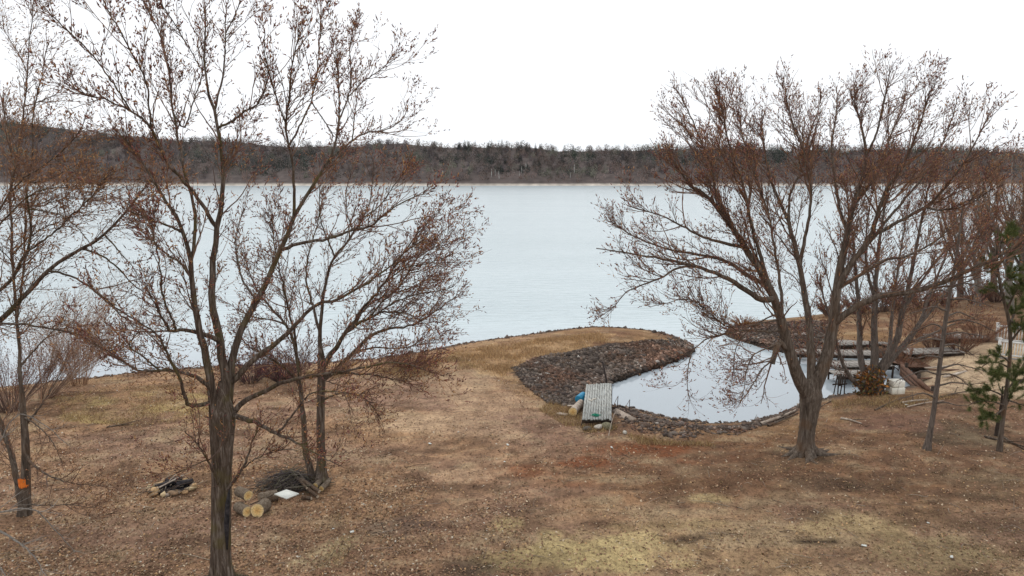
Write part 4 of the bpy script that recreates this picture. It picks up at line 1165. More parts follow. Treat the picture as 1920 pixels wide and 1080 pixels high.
# second little stem by the pine
def stub_tree():
    Y = 24.6
    base = at(1868, 826, Y); base[2] = hz(base[0], base[1])
    o = thing("pine_sapling", base, "short dark stemmed pine sapling just behind the forked pine", "tree")
    P, L = resample([base + np.array([0, 0, -.1]), base + np.array([0, 0, .5]), base + np.array([.04, 0, 1.2]), base + np.array([.0, 0, 1.9])], 12)
    V, q = limb_mesh(P, np.linspace(.1, .02, 12), 8, .1, 1, .05); mesh_obj("trunk", V, q, M['dark_wood'], o)
    need = MB()
    P1, R1 = sprout([(P, np.linspace(.1, .02, 12))], .10, .6, 5, (.7, 1.3), .3, .012, .5)
    Vv, qq = tubes(P1, R1, 3); need.add(Vv, qq, None, np.array([.07, .05, .035]))
    for Pb in P1:
        k = 110
        t = rng.uniform(.2, 1, k) * 4; i = np.clip(t.astype(int), 0, 3); f = (t - i)[:, None]
        C = Pb[i] * (1 - f) + Pb[i + 1] * f
        D = nrm(nrm(Pb[i + 1] - Pb[i]) * .6 + rng.normal(0, .55, (k, 3))); S = nrm(np.cross(D, rng.normal(0, 1, (k, 3))))
        V = np.stack([C - S * .004, C + S * .004, C + D * rng.uniform(.08, .14, (k, 1))], 1).reshape(-1, 3)
        need.add(V, None, np.arange(3 * k).reshape(-1, 3), np.repeat(np.array([[.06, .075, .028]]) * rng.uniform(.6, 1.3, (k, 1)), 3, 0))
    cr = need.build("crown", M['needle'], o); cr["kind"] = "stuff"
stub_tree()

# ---- bare trees standing back on the right bank
def back_tree(u, v, Y, htop, label, seed, barkm, group=None, spread=1.0, pal=BUD_C, name="bare_tree"):
    """a bare tree with rising limbs, its own skeleton"""
    rr = np.random.default_rng(seed)
    b = ground(u, v) if Y is None else at(u, v, Y)
    Y = b[1]
    k = Y / F_PX
    hpx = v - htop
    lean = rr.uniform(-12, 12)
    trunk = [(u, v + 4, hpx * .055), (u + lean * .1, v - hpx * .15, hpx * .042), (u + lean * .3, v - hpx * .4, hpx * .036)]
    limbs = []
    nl = 9
    for i in range(nl):
        t = .18 + .22 * i / nl
        s = (-1) ** i * rr.uniform(.08, .30) * hpx * spread
        top = v - hpx * rr.uniform(.68, 1.0)
        if i == 0: s *= .1; top = htop
        u0 = u + lean * .3 * t / .4; v0 = v - hpx * t
        limbs.append(([(u0, v0), (u0 + s * .3, v0 - (v0 - top) * .25), (u0 + s * .75, v0 - (v0 - top) * .6), (u0 + s, top)], hpx * .024, 1.2, rr.uniform(-2.5, 2.5)))
    return tree(name, label, (u, v), Y, trunk, limbs, barkm, dict(sp0=.8, l0=2.4, sp1=.52, l1=1.4, sp2=.19, l2=.7, buds=3, bl=.10, bw=.016, flare=.15, t0=.12, r1=.02, r2=.010), group, seed=seed, bud_col=pal)
RUST_C = np.array([[.40, .20, .09], [.32, .15, .08], [.26, .13, .08], [.44, .26, .12]])
back_tree(1893, 585, 50, 285, "rusty budded bare tree at the right edge beyond the white railing", 71, M['bark_pale'], pal=RUST_C)
back_tree(1832, 590, 52, 330, "slender rusty budded tree between the pine and the far shore", 72, M['bark_pale'], pal=RUST_C, spread=.8)
back_tree(1960, 600, 47, 270, "bare tree cut off by the right edge with rust coloured buds", 73, M['bark_far'], pal=RUST_C)

back_tree(1800, 575, 58, 330, "pale stemmed bare tree far back between the slim tree and the pine", 74, M['bark_far'], pal=RUST_C)
back_tree(1918, 560, 62, 300, "rust coloured bare tree farthest back at the right edge", 75, M['bark_far'], pal=RUST_C, spread=1.2)
back_tree(1862, 566, 60, 310, "broad rusty bare tree far back just left of the railing", 76, M['bark_far'], pal=RUST_C, spread=1.2)

# ---- shrubs
def shrub(name, label, p, n, h, spread, pal, rad=.012, seed=1, twigs=True, lean=(0, 0), budc=None, group=None, bud=.06):
    global rng
    rng = np.random.default_rng(seed)
    o = thing(name, p, label, "shrub", group)
    a = rng.uniform(0, 2 * pi, n); s = rng.uniform(.1, 1, n) * spread
    m = 7
    t = np.linspace(0, 1, m)[None, :, None]
    D = np.stack([np.cos(a) * s + lean[0], np.sin(a) * s + lean[1], np.full(n, 1.0)], -1)[:, None, :]
    st = np.asarray(p) + np.stack([np.cos(a) * .25, np.sin(a) * .25, np.full(n, -.05)], -1)[:, None, :]
    ln = (h * rng.uniform(.55, 1.1, n))[:, None, None]
    P = st + D * t * ln + np.stack([np.cos(a) * s, np.sin(a) * s, -s * .4], -1)[:, None, :] * (t ** 2) * ln * .35
    P += np.cumsum(rng.normal(0, .02 * h / 2, P.shape), 1) * .6
    R = rad * np.linspace(1.3, .35, m)[None] * rng.uniform(.6, 1.4, (n, 1))
    mb = MB()
    V, q = tubes(P, R, 4)
    pal = np.asarray(pal, float)
    mb.add(V, q, None, np.repeat(pal[rng.integers(0, len(pal), n)], m * 4, 0))
    st_o = mb.build("stems", M['twig'], o, True)
    if twigs:
        P2, R2 = sprout(as_list(P, R), .16, .5 * h / 2, 5, (.25, .7), .4, rad * .45, .25)
        V, q = tubes(P2, R2, 3)
        tb = MB(); tb.add(V, q, None, np.repeat(pal[rng.integers(0, len(pal), len(P2))] * rng.uniform(.8, 1.3, (len(P2), 1)), 15, 0))
        c = tb.build("twigs", M['twig'], o, True); c["kind"] = "stuff"
        if budc is not None:
            C = np.vstack([P2[:, 4], P2[:, 2], P2[:, 3]]); D2 = nrm(np.vstack([P2[:, 4] - P2[:, 3]] * 3) + rng.normal(0, .3, C.shape))
            k = len(C); budc = np.asarray(budc)
            V, T, cc = spindles(C, D2, np.full((k, 1), bud), np.full((k, 1), bud * .28), budc[rng.integers(0, len(budc), k)] * rng.uniform(.6, 1.3, (k, 1)))
            b_ = mesh_obj("buds", V, T, M['bud'], c, False, cc); b_["kind"] = "stuff"
    return o
p = ground(85, 745)
shrub("willow_shrub", "fan of tawny willow stems on the left shore", p, 60, 5.0, .9, [(.34, .24, .18), (.26, .18, .14), (.42, .30, .22)], .009, 81, lean=(.55, 0), budc=[(.22, .12, .09), (.28, .17, .11)])
p = ground(20, 770)
shrub("willow_shrub", "dense reddish brush at the left edge below the reaching limbs", p, 90, 3.4, 1.0, [(.17, .115, .095), (.21, .14, .11), (.13, .09, .078)], .010, 82, budc=[(.2, .07, .045), (.25, .12, .06)])
p = ground(150, 722)
shrub("willow_shrub", "pale tan twiggy bush at the waterline left of the tall maple", p, 70, 5.0, .5, [(.42, .28, .18), (.36, .22, .14), (.30, .18, .12)], .007, 83, lean=(.1, 0))
p = ground(530, 714)
shrub("berry_shrub", "low purple brown thicket on the shore behind the twin stemmed maple", p, 120, 1.7, 1.3, [(.11, .075, .07), (.085, .06, .06), (.14, .085, .07)], .010, 84, budc=[(.09, .04, .05), (.14, .05, .05)])
p = ground(470, 716)
shrub("berry_shrub", "smaller purple thicket touching the shore left of the bigger one", p, 80, 1.3, 1.4, [(.11, .075, .07), (.085, .06, .06), (.14, .085, .07)], .010, 85, budc=[(.09, .04, .05), (.14, .05, .05)])
p = ground(770, 690)
shrub("low_shrub", "low red brown scrub on the shore at the foot of the spit", p, 140, 1.0, 1.5, [(.12, .06, .045), (.16, .08, .05)], .009, 86, budc=[(.18, .06, .04), (.2, .1, .05)])
p = ground(1395, 612)
shrub("low_shrub", "rusty tuft on the tip of the small stone point across the inlet", p, 90, .7, 1.4, [(.22, .10, .05), (.16, .08, .05)], .012, 87, budc=[(.3, .14, .05)])
for i, (u, v, h) in enumerate([(1700, 700, 1.6), (1750, 655, 1.6), (1800, 660, 1.5), (1840, 640, 1.8), (1590, 735, 1.0)]):
    p = ground(u, v)
    lab = ["red brown brush beside the many stemmed maple", "tangled brush behind the slim leaning tree", "twiggy bush on the sand left of the pine", "tall brush below the white railing", "sparse reeds by the dock legs"][i]
    shrub("low_shrub", lab, p, 70, h, .9, [(.16, .085, .06), (.20, .12, .085), (.13, .08, .065)], .012, 88 + i, budc=[(.2, .08, .05), (.24, .13, .07)])
for i in range(9):
    u = 1560 + i * 45 + random.uniform(-12, 12); p = ground(u, 592 - (u - 1560) * .085)
    shrub("low_shrub", "brown bush in the row along the far edge of the right bank", p, 60, random.uniform(1.2, 2.4), 1.0, [(.15, .09, .07), (.18, .12, .09), (.12, .08, .07)], .018, 100 + i, budc=[(.2, .09, .06), (.17, .1, .07)], group="bushes along the far edge of the right bank", bud=.1)

rng = np.random.default_rng(99)
# ------------------------------------------------------------------ stones
def stone_geo(n, c, size, col):
    """n jittered icosahedra"""
    ph = (1 + 5 ** .5) / 2
    I = np.array([(-1, ph, 0), (1, ph, 0), (-1, -ph, 0), (1, -ph, 0), (0, -1, ph), (0, 1, ph), (0, -1, -ph), (0, 1, -ph), (ph, 0, -1), (ph, 0, 1), (-ph, 0, -1), (-ph, 0, 1)]) / 1.9
    Fc = np.array([(0, 11, 5), (0, 5, 1), (0, 1, 7), (0, 7, 10), (0, 10, 11), (1, 5, 9), (5, 11, 4), (11, 10, 2), (10, 7, 6), (7, 1, 8), (3, 9, 4), (3, 4, 2), (3, 2, 6), (3, 6, 8), (3, 8, 9), (4, 9, 5), (2, 4, 11), (6, 2, 10), (8, 6, 7), (9, 8, 1)])
    J = I[None] * (1 + rng.normal(0, .22, (n, 12, 1))) + rng.normal(0, .12, (n, 12, 3))
    sc = np.stack([rng.uniform(.8, 1.5, n), rng.uniform(.7, 1.1, n), rng.uniform(.45, .8, n)], -1) * size[:, None]
    J = J * sc[:, None, :]
    a = rng.uniform(0, 2 * pi, n); ca, sa = np.cos(a)[:, None], np.sin(a)[:, None]
    X = J[..., 0] * ca - J[..., 1] * sa; Y = J[..., 0] * sa + J[..., 1] * ca
    V = np.stack([X, Y, J[..., 2]], -1) + c[:, None, :]
    T = (Fc[None] + (np.arange(n) * 12)[:, None, None])
    return V, T, Fc

def scatter_poly(poly, n):
    lo, hi = poly.min(0), poly.max(0)
    out_ = np.zeros((0, 2))
    while len(out_) < n:
        q = rng.uniform(lo, hi, (n * 3, 2)); q = q[in_poly(q[:, 0], q[:, 1], poly)]
        out_ = np.vstack([out_, q])
    return out_[:n]

bank_root = thing("stone_bank", ground(1100, 690), None, None)
tag(bank_root, "dark rubble bank sloping from the grassy spit down to the pond", None, None, "structure")
pal_s = np.array([(.095, .074, .062), (.12, .092, .076), (.15, .118, .098), (.075, .058, .050), (.13, .090, .068), (.19, .155, .128), (.105, .086, .076)])
pts = np.vstack([scatter_poly(BANK[0], 30000), scatter_poly(BANK[1], 9000), scatter_poly(BANK[2], 7000)])
# the narrow outer shore: a strip of stones along the lake edge
edge = []
for a, b in zip(shore_px[:-1], shore_px[1:]):
    if a[0] > 1303 or a[0] < 100: continue
    pa, pb = atz(*a, 0)[:2], atz(*b, 0)[:2]
    k = int(np.linalg.norm(pb - pa) * 75)
    t = rng.random((k, 1)); e = nrm(pb - pa); nn = np.array([e[1], -e[0]])
    edge.append(pa + (pb - pa) * t + nn * (rng.uniform(-.25, 1.0, (k, 1)) + rng.random((k, 1)) ** 3 * 1.2))
edge2 = []
for a, b in zip(shore_px[22:39], shore_px[23:40]):
    pa, pb = atz(*a, 0)[:2], atz(*b, 0)[:2]
    k = int(np.linalg.norm(pb - pa) * 26)
    t = rng.random((k, 1)); e = nrm(pb - pa); nn = np.array([e[1], -e[0]])
    edge2.append(pa + (pb - pa) * t + nn * rng.uniform(-.15, .5, (k, 1)))
pts = np.vstack([pts] + edge + edge2)
zz = height(pts[:, 0], pts[:, 1])
size = rng.gamma(2.6, .0155, len(pts)).clip(.018, .13)
C3 = np.stack([pts[:, 0], pts[:, 1], np.maximum(zz, -.05) + size * .2], -1)
red = fbm(pts[:, 0] * .5, pts[:, 1] * .5, 300, 3)
wet = np.clip(1 - (zz - .0) / .16, 0, 1)
dry = np.exp(-((zz - .33) / .13) ** 2)
colr = pal_s[rng.integers(0, len(pal_s), len(pts))] * rng.uniform(.45, 1.15, (len(pts), 1)) * (1 - .7 * wet[:, None]) * (1 + .7 * dry[:, None])
colr = colr * (1 + np.clip((red - .5) * 5, 0, 1)[:, None] * np.array([.22, -.05, -.18]))
rimp = in_poly(pts[:, 0], pts[:, 1], BANK[1])
size = size * np.where(rng.random(len(pts)) < .035, 1.9, 1)
keepp = rng.random(len(pts)) < np.where(rimp, np.clip(1.5 - sdist(pts[:, 0], pts[:, 1]) / 2.0, .10, 1), 1) * np.clip(.55 + 1.2 * fbm(pts[:, 0] * .9, pts[:, 1] * .9, 311, 3), .3, 1)
pts, zz, size, C3, colr, wet = pts[keepp], zz[keepp], size[keepp], C3[keepp], colr[keepp], wet[keepp]
colr = np.where((in_poly(pts[:, 0], pts[:, 1], BANK[1]) & (rng.random(len(pts)) < .45))[:, None], colr * np.array([1.55, 1.4, 1.3]), colr)
pale = rng.random(len(pts)) < .008
colr = np.where(pale[:, None], np.array([.42, .38, .34]), colr)
# the ones that show largest are single stones
show = size * 1300 / pts[:, 1]
order = np.argsort(-show)
big = order[:290]; rest = order[290:]
def chip_geo(n, c, size):
    I = np.array([(1, 0, 0), (-1, 0, 0), (0, 1, 0), (0, -1, 0), (0, 0, 1), (0, 0, -1)], float)
    Fo = np.array([(0, 2, 4), (2, 1, 4), (1, 3, 4), (3, 0, 4), (2, 0, 5), (1, 2, 5), (3, 1, 5), (0, 3, 5)])
    J = I[None] * rng.uniform(.7, 1.4, (n, 6, 1)) + rng.normal(0, .3, (n, 6, 3))
    J = J * np.stack([rng.uniform(.9, 1.6, n), rng.uniform(.7, 1.2, n), rng.uniform(.5, .85, n)], -1)[:, None] * size[:, None, None] * 1.15
    a = rng.uniform(0, 2 * pi, n); ca, sa = np.cos(a)[:, None], np.sin(a)[:, None]
    V = np.stack([J[..., 0] * ca - J[..., 1] * sa, J[..., 0] * sa + J[..., 1] * ca, J[..., 2]], -1) + c[:, None]
    return V.reshape(-1, 3), (Fo[None] + (np.arange(n) * 6)[:, None, None]).reshape(-1, 3)
V, T = chip_geo(len(rest), C3[rest], size[rest])
o = mesh_obj("rubble", V, T, M['stone'], bank_root, False, np.repeat(colr[rest], 6, 0)); o["kind"] = "stuff"
Fc = stone_geo(1, np.zeros((1, 3)), np.ones(1), None)[2]
# a few shared stone shapes
shapes = []
for i in range(14):
    Vs, Ts, _ = stone_geo(1, np.zeros((1, 3)), np.ones(1), None)
    c_ = pal_s[i % 7] * (.8 if i < 13 else 1.9)
    so = mesh_obj("stone", Vs[0], Fc, M['stone'], None, False, np.repeat(c_[None], 12, 0))
    shapes.append(so)
used_shape = set()
for j, i in enumerate(big):
    k = int(rng.integers(0, 14))
    if k not in used_shape:
        used_shape.add(k); so = shapes[k]
    else:
        so = shapes[k].copy(); COL.objects.link(so)
    so.location = tuple(C3[i]); so.scale = (size[i],) * 3; so.rotation_euler = (0, 0, rng.uniform(0, 6))
    so.parent = bank_root; so.matrix_parent_inverse = inv_of(bank_root)
for k in range(14):
    if k not in used_shape: bpy.data.objects.remove(shapes[k])

# ------------------------------------------------------------------ leaf litter and grass
def scatter_view(n, y0=10.0, y1=42, xw=1.05, power=1.5):
    """denser near the camera"""
    t = rng.random(n)
    e = 1 - power
    y = (y0 ** e + t * (y1 ** e - y0 ** e)) ** (1 / e)
    x = rng.uniform(-xw, xw, n) * y
    return x, y

def litter(n):
    x, y = scatter_view(n)
    dens = fbm(x * .5, y * .7, 201, 4)
    keep = (rng.random(n) < .25 + 1.3 * np.clip(dens - .25, 0, 1))
    sd = sdist(x, y); keep &= (sd > .6)
    keep &= ~bank_mask(x, y) | (rng.random(n) < .05)
    keep &= ~((x > .5) & (rng.random(n) < np.where(y < 21, .72, .5)))
    keep &= ~in_poly(x, y, wpoly([(690, 705), (960, 690), (1000, 900), (830, 960), (730, 830)])) | (rng.random(n) < .35)
    x, y, sd = x[keep], y[keep], sd[keep]
    n = len(x)
    z = height(x, y, sd) + .012
    C = np.stack([x, y, z], -1)
    a = rng.uniform(0, 2 * pi, n)
    tilt = rng.normal(0, .38, (n, 2))
    u = np.stack([np.cos(a), np.sin(a), tilt[:, 0]], -1); v = np.stack([-np.sin(a), np.cos(a), tilt[:, 1]], -1)
    s = rng.uniform(.018, .045, (n, 1))
    V = np.stack([C - u * s, C - v * s * .62 + np.array([0, 0, .006]), C + u * s, C + v * s * .62 + np.array([0, 0, .012])], 1).reshape(-1, 3)
    pal = np.array([(.24, .145, .085), (.18, .105, .07), (.32, .22, .14), (.12, .072, .046), (.28, .168, .105), (.42, .33, .23), (.22, .12, .075), (.20, .12, .075), (.36, .225, .115)])
    c = pal[rng.integers(0, len(pal), n)] * rng.uniform(.75, 1.45, (n, 1))
    br = rng.random(n) < np.where(x < 0, .014, .0015)
    c = np.where(br[:, None], np.array([.55, .50, .42]), c)
    o = mesh_obj("fallen_leaves", V, np.arange(4 * n).reshape(-1, 4), M['litter'], None, False, np.repeat(c, 4, 0))
    stuff_tag(o, "brown fallen leaves scattered over the whole lawn", "leaves")
litter(300000)

def blades(x, y, h, wd, pal, name, label, lean=.5, clump=1):
    n = len(x)
    sd = sdist(x, y)
    z = height(x, y, sd)
    C = np.stack([x, y, z - .01], -1)
    a = rng.uniform(0, 2 * pi, n)
    s = np.stack([np.cos(a), np.sin(a), np.zeros(n)], -1)
    D = np.stack([rng.normal(0, lean, n), rng.normal(0, lean, n), np.ones(n)], -1)
    hh = h * rng.uniform(.5, 1.3, n)[:, None]
    V = np.stack([C - s * wd, C + s * wd, C + nrm(D) * hh], 1).reshape(-1, 3)
    pal = np.asarray(pal)
    c = pal[rng.integers(0, len(pal), n)] * rng.uniform(.7, 1.2, (n, 1))
    o = mesh_obj(name, V, np.arange(3 * n).reshape(-1, 3), M['litter'], None, False, np.repeat(c, 3, 0))
    stuff_tag(o, label, "grass")

def fallen_twigs(n):
    x, y = scatter_view(n, 11.5, 36); sd = sdist(x, y); k = sd > .8; x, y, sd = x[k], y[k], sd[k]; n = len(x)
    c = np.stack([x, y, height(x, y, sd) + .02], -1); a = rng.uniform(0, 2 * pi, n); L = rng.gamma(2.5, .06, n)[:, None]
    d = np.stack([np.cos(a), np.sin(a), rng.normal(0, .05, n)], -1)
    P = np.stack([c - d * L, c + rng.normal(0, .02, (n, 3)) + np.array([0, 0, .015]), c + d * L], 1)
    V, q = tubes(P, np.outer(rng.uniform(.003, .009, n), [1, .9, .5]), 4)
    pal = np.array([(.06, .045, .036), (.14, .10, .075), (.24, .19, .15), (.33, .28, .22)])
    o = mesh_obj("fallen_twigs", V, q, M['twig'], None, True, np.repeat(pal[rng.integers(0, 4, n)], 12, 0))
    stuff_tag(o, "thin fallen twigs strewn over the lawn", "twigs")
fallen_twigs(2600)
def tufts(n):
    x, y = scatter_view(n, 10.5, 34, 1.0, 1.7); f = fbm(x * .6, y * .9, 271, 3); k = (rng.random(n) < np.clip((f - .35) * 4, .05, 1)) & (sdist(x, y) > 1.2) & ~bank_mask(x, y)
    x, y = x[k], y[k]; m = 11
    xx = (x[:, None] + rng.normal(0, .045, (len(x), m))).ravel(); yy = (y[:, None] + rng.normal(0, .045, (len(x), m))).ravel()
    blades(xx, yy, .085, .006, [(.30, .215, .12), (.24, .165, .10), (.36, .27, .15), (.17, .115, .07), (.21, .175, .085)], "grass_tufts", "small dead grass tufts standing up from the lawn", .55)

x, y = scatter_view(280000, 10.5, 34, 1.0, 1.8)
sd = sdist(x, y)
f = fbm(x * .45, y * .6, 231, 4)
straw = np.clip((x + 2) / 5, .12, 1) * np.clip((23 - y) / 6, .15, 1)
k = (sd > 1.0) & ~bank_mask(x, y) & (rng.random(len(x)) < straw * np.clip((f - .25) * 3, 0.05, 1))
blades(x[k], y[k], .055, .007, [(.33, .25, .13), (.26, .20, .10), (.40, .305, .165), (.22, .16, .085), (.20, .175, .08)], "lawn_grass", "short dry straw coloured grass on the front lawn", .9)
k = (sd > 1.0) & ~bank_mask(x, y) & (rng.random(len(x)) < .28)
blades(x[k], y[k], .05, .006, [(.13, .08, .055), (.17, .11, .075), (.10, .065, .045), (.16, .085, .055)], "thatch_grass", "dull brown dead grass thatch over the lawn", .9)

tufts(9000)
q = scatter_poly(wpoly([(588, 1068), (640, 1004), (662, 1006), (640, 1064)]), 5000)
blades(q[:, 0], q[:, 1], .05, .006, [(.50, .39, .22), (.42, .32, .18), (.58, .46, .28)], "straw_streak", "pale straw streak on the lawn right of the log pile", 1.2)
spit_poly = wpoly([(850, 664), (900, 652), (1000, 638), (1060, 630), (1140, 628), (1140, 640), (1050, 660), (980, 682), (962, 700), (975, 725), (1010, 752), (985, 745), (950, 705), (900, 690)])
q = scatter_poly(spit_poly, 26000)
q = q + np.stack([fbm(q[:, 0] * .8, q[:, 1] * .8, 441, 3) - .5, fbm(q[:, 0] * .8, q[:, 1] * .8, 451, 3) - .5], -1) * 2.6 + rng.normal(0, .25, q.shape)
f = fbm(q[:, 0] * .9, q[:, 1] * .9, 251, 3); q = q[rng.random(len(q)) < np.clip((f - .25) * 3, .1, 1)]
blades(q[:, 0], q[:, 1], .17, .010, [(.56, .37, .19), (.46, .30, .15), (.66, .48, .28), (.36, .23, .12), (.28, .175, .10)], "spit_grass", "tall golden dead grass along the crest of the spit", .45)
q = scatter_poly(BANK[0], 5200); f = fbm(q[:, 0] * .7, q[:, 1] * .7, 281, 3); q = q[rng.random(len(q)) < np.clip((f - .42) * 4, .02, 1)]
blades(q[:, 0], q[:, 1], .22, .010, [(.10, .075, .04), (.16, .10, .05), (.07, .065, .035), (.20, .12, .06)], "bank_weeds", "thin brown and olive weeds between the bank stones", .6)
qs = []
for px, n in (([(100, 735), (330, 722), (430, 735), (400, 790), (250, 800), (120, 790)], 9000), ([(560, 700), (700, 690), (800, 676), (850, 668), (900, 690), (800, 705), (650, 720)], 9000),
              ([(1030, 755), (1085, 770), (1090, 800), (1060, 800), (1010, 770)], 2500), ([(1090, 800), (1160, 800), (1150, 812), (1095, 812)], 900), ([(1160, 810), (1250, 828), (1350, 830), (1340, 838), (1200, 834)], 1600),
              ([(1560, 752), (1700, 742), (1800, 745), (1700, 765), (1560, 770)], 2500)):
    qs.append(scatter_poly(wpoly(px), n))
q = np.vstack(qs); f = fbm(q[:, 0] * .8, q[:, 1] * .8, 261, 3); q = q[rng.random(len(q)) < np.clip((f - .3) * 3, .05, 1)]
blades(q[:, 0], q[:, 1], .20, .009, [(.40, .28, .13), (.33, .22, .11), (.46, .34, .17), (.26, .16, .09)], "shore_grass", "tufts of straw grass along the shore edge", .55)

# ------------------------------------------------------------------ small deck at the pond
def jetty():
    z = 1.30
    fl, fr = atz(1091, 787, z), atz(1147, 786, z); bl, br_ = atz(1099, 722, z), atz(1147, 719, z)
    o = thing("wooden_deck", (fl + fr) / 2 * np.array([1, 1, 0]) + np.array([0, 0, hz(*((fl + fr) / 2)[:2])]), "small weathered grey plank deck at the pond edge", "deck")
    n = 11
    for i in range(n):
        a = fl + (fr - fl) * (i + .5) / n; b = bl + (br_ - bl) * (i + .5) / n
        d = nrm((b - a)[None])[0]
        a = a - d * rng.uniform(-.06, .09); b = b + d * rng.uniform(-.04, .10)
        wdt = np.linalg.norm(fr - fl) / n - .014
        mb = MB(); dz = rng.uniform(-.006, .006)
        mb.bar(a + (0, 0, dz), b + (0, 0, dz + rng.uniform(-.006, .006)), wdt, .038)
        mb.build("plank", M['weathered'], o)
    for t in (.03, .33, .66, .97):
        mb = MB(); a = fl + (bl - fl) * t; b = fr + (br_ - fr) * t
        mb.bar(a + (0, 0, -.10), b + (0, 0, -.10), .09, .14); mb.build("joist", M['dark_wood'], o)
    for c in (fl, fr, bl, br_, (fl + bl) / 2, (fr + br_) / 2):
        q_ = c + ((fl + fr + bl + br_) / 4 - c) * .06
        mb = MB(); g0 = hz(q_[0], q_[1]) - .3
        mb.bar((q_[0], q_[1], g0), (q_[0], q_[1], z - .18), .12, .12); mb.build("post", M['dark_wood'], o)
    return z, fl, fr, bl, br_
DZ, FL, FR, BL, BR = jetty()

def rock_thing(u, v, s, label, colour, squash=.7):
    p = ground(u, v)
    Vs, Ts, Fc_ = stone_geo(1, np.zeros((1, 3)), np.ones(1), None)
    o = mesh_obj("boulder", Vs[0], Fc_, M['stone'], None, False, np.repeat(np.array([colour]), 12, 0))
    m = o.modifiers.new("soften", 'SUBSURF'); m.levels = 1; m.render_levels = 2; m.subdivision_type = 'CATMULL_CLARK'
    o.location = (p[0], p[1], p[2] + s * .3); o.scale = (s * 1.3, s * 1.2, s * 1.5 * squash)
    return tag(o, label, "boulder")
rock_thing(1121, 805, .26, "pale boulder under the front edge of the small deck", (.42, .38, .33))
rock_thing(1139, 803, .24, "mossy grey boulder under the right front corner of the deck", (.17, .155, .10))
rock_thing(1101, 807, .20, "dark boulder under the left front corner of the deck", (.10, .085, .07))

def barrel():
    p = at(1092, 752, 29.2)
    o = thing("plastic_barrel", p, "bright blue plastic barrel lying beside the small deck", "barrel")
    ax = nrm(np.array([[.55, .8, .12]]))[0]
    L, r = .50, .19
    prof = [(0, .86), (.03, 1), (.25, 1), (.28, 1.05), (.31, 1), (.66, 1), (.69, 1.05), (.72, 1), (.97, 1), (1, .86)]
    c = np.array([p[0] - .05, p[1], max(hz(p[0], p[1]) + .34, .5)])
    mb = MB(); mb.tube([c + ax * L * (t - .5) for t, _ in prof], [r * k for _, k in prof], 20); mb.build("drum", M['blue'], o, False)
    e = c - ax * L * .5
    cap = MB(); sd_ = nrm(np.cross(ax, [0, 0, 1.0])[None])[0]
    cap.tube([e + sd_ * .12 - ax * .03, e + sd_ * .12 + ax * .02], [.05, .05], 10); cap.build("bung", M['blue'], o)
barrel()

def log_between(name, a, b, r0, r1, bark, cutm, label=None, cat=None, parent=None, group=None, hollow=False, sides=16):
    a = np.asarray(a, float); b = np.asarray(b, float)
    o = thing(name, (a + b) / 2, label, cat, group) if parent is None else None
    n = 7
    P = np.array([a + (b - a) * t for t in np.linspace(0, 1, n)])
    P[1:-1] += rng.normal(0, r0 * .05, (n - 2, 3))
    R = np.linspace(r0, r1, n) * rng.uniform(.96, 1.04, n)
    V, q = limb_mesh(P, R, sides, None, float(rng.uniform(0, 6)), .035)
    bo = mesh_obj("bark", V, q, bark, o if o is not None else parent)
    ax = nrm((b - a)[None])[0]
    for e, s, ring in ((a, -1, V[:sides]), (b, 1, V[-sides:])):
        c = ring.mean(0) + ax * s * .004
        rings = [ring * (1 - k) + c * k for k in (0.02, .4, .75)]
        W_ = np.vstack(rings + [c[None] + ax * s * .004])
        W_[:sides] += ax * s * .003
        Qd = []; Td = []
        for k in range(2):
            for j in range(sides):
                Qd.append([k * sides + j, k * sides + (j + 1) % sides, (k + 1) * sides + (j + 1) % sides, (k + 1) * sides + j])
        for j in range(sides): Td.append([2 * sides + j, 2 * sides + (j + 1) % sides, 3 * sides])
        fc = np.array([(.60, .46, .26)] * sides + [(.66, .46, .20)] * sides + [(.60, .37, .14)] * sides + [(.46, .25, .09)]) if cutm is M['cut'] else (np.full((3 * sides + 1, 3), .02) if cutm is M['char'] else np.array([(.34, .28, .21)] * sides + [(.46, .38, .29)] * sides + [(.40, .32, .23)] * sides + [(.28, .21, .15)]))
        mesh_obj("cut_face", W_, [np.array(Qd), np.array(Td)], M['cut_attr'], o if o is not None else parent, False, fc)
    return o

# log pile left of the twin tree
def on_ground(u, v, lift): 
    p = ground(u, v); return p + np.array([0, 0, lift])
def short_log(u, v, r, L, dirv, label, lift=None, bark='log_bark', cutm='cut', name="cut_log"):
    c = on_ground(u, v, r * .92 if lift is None else lift)
    d = nrm(np.array([[dirv[0], dirv[1], dirv[2] if len(dirv) > 2 else 0]]))[0]
    return log_between(name, c, c + d * L, r, r * .96, M[bark], M[cutm], label, "log")
short_log(483, 968, .185, .42, (.22, 1), "largest pale cut log with its round orange face towards us")
short_log(464, 968, .15, .48, (-.95, .75), "cut log with a narrow yellow end left of the largest one")
short_log(467, 955, .15, .50, (-.95, .7), "cut log lying on top of the short log pile", .42)
short_log(487, 944, .16, .50, (.9, .55), "grey barked log end at the back of the short log pile", bark='log_bark', cutm='cut_pale')

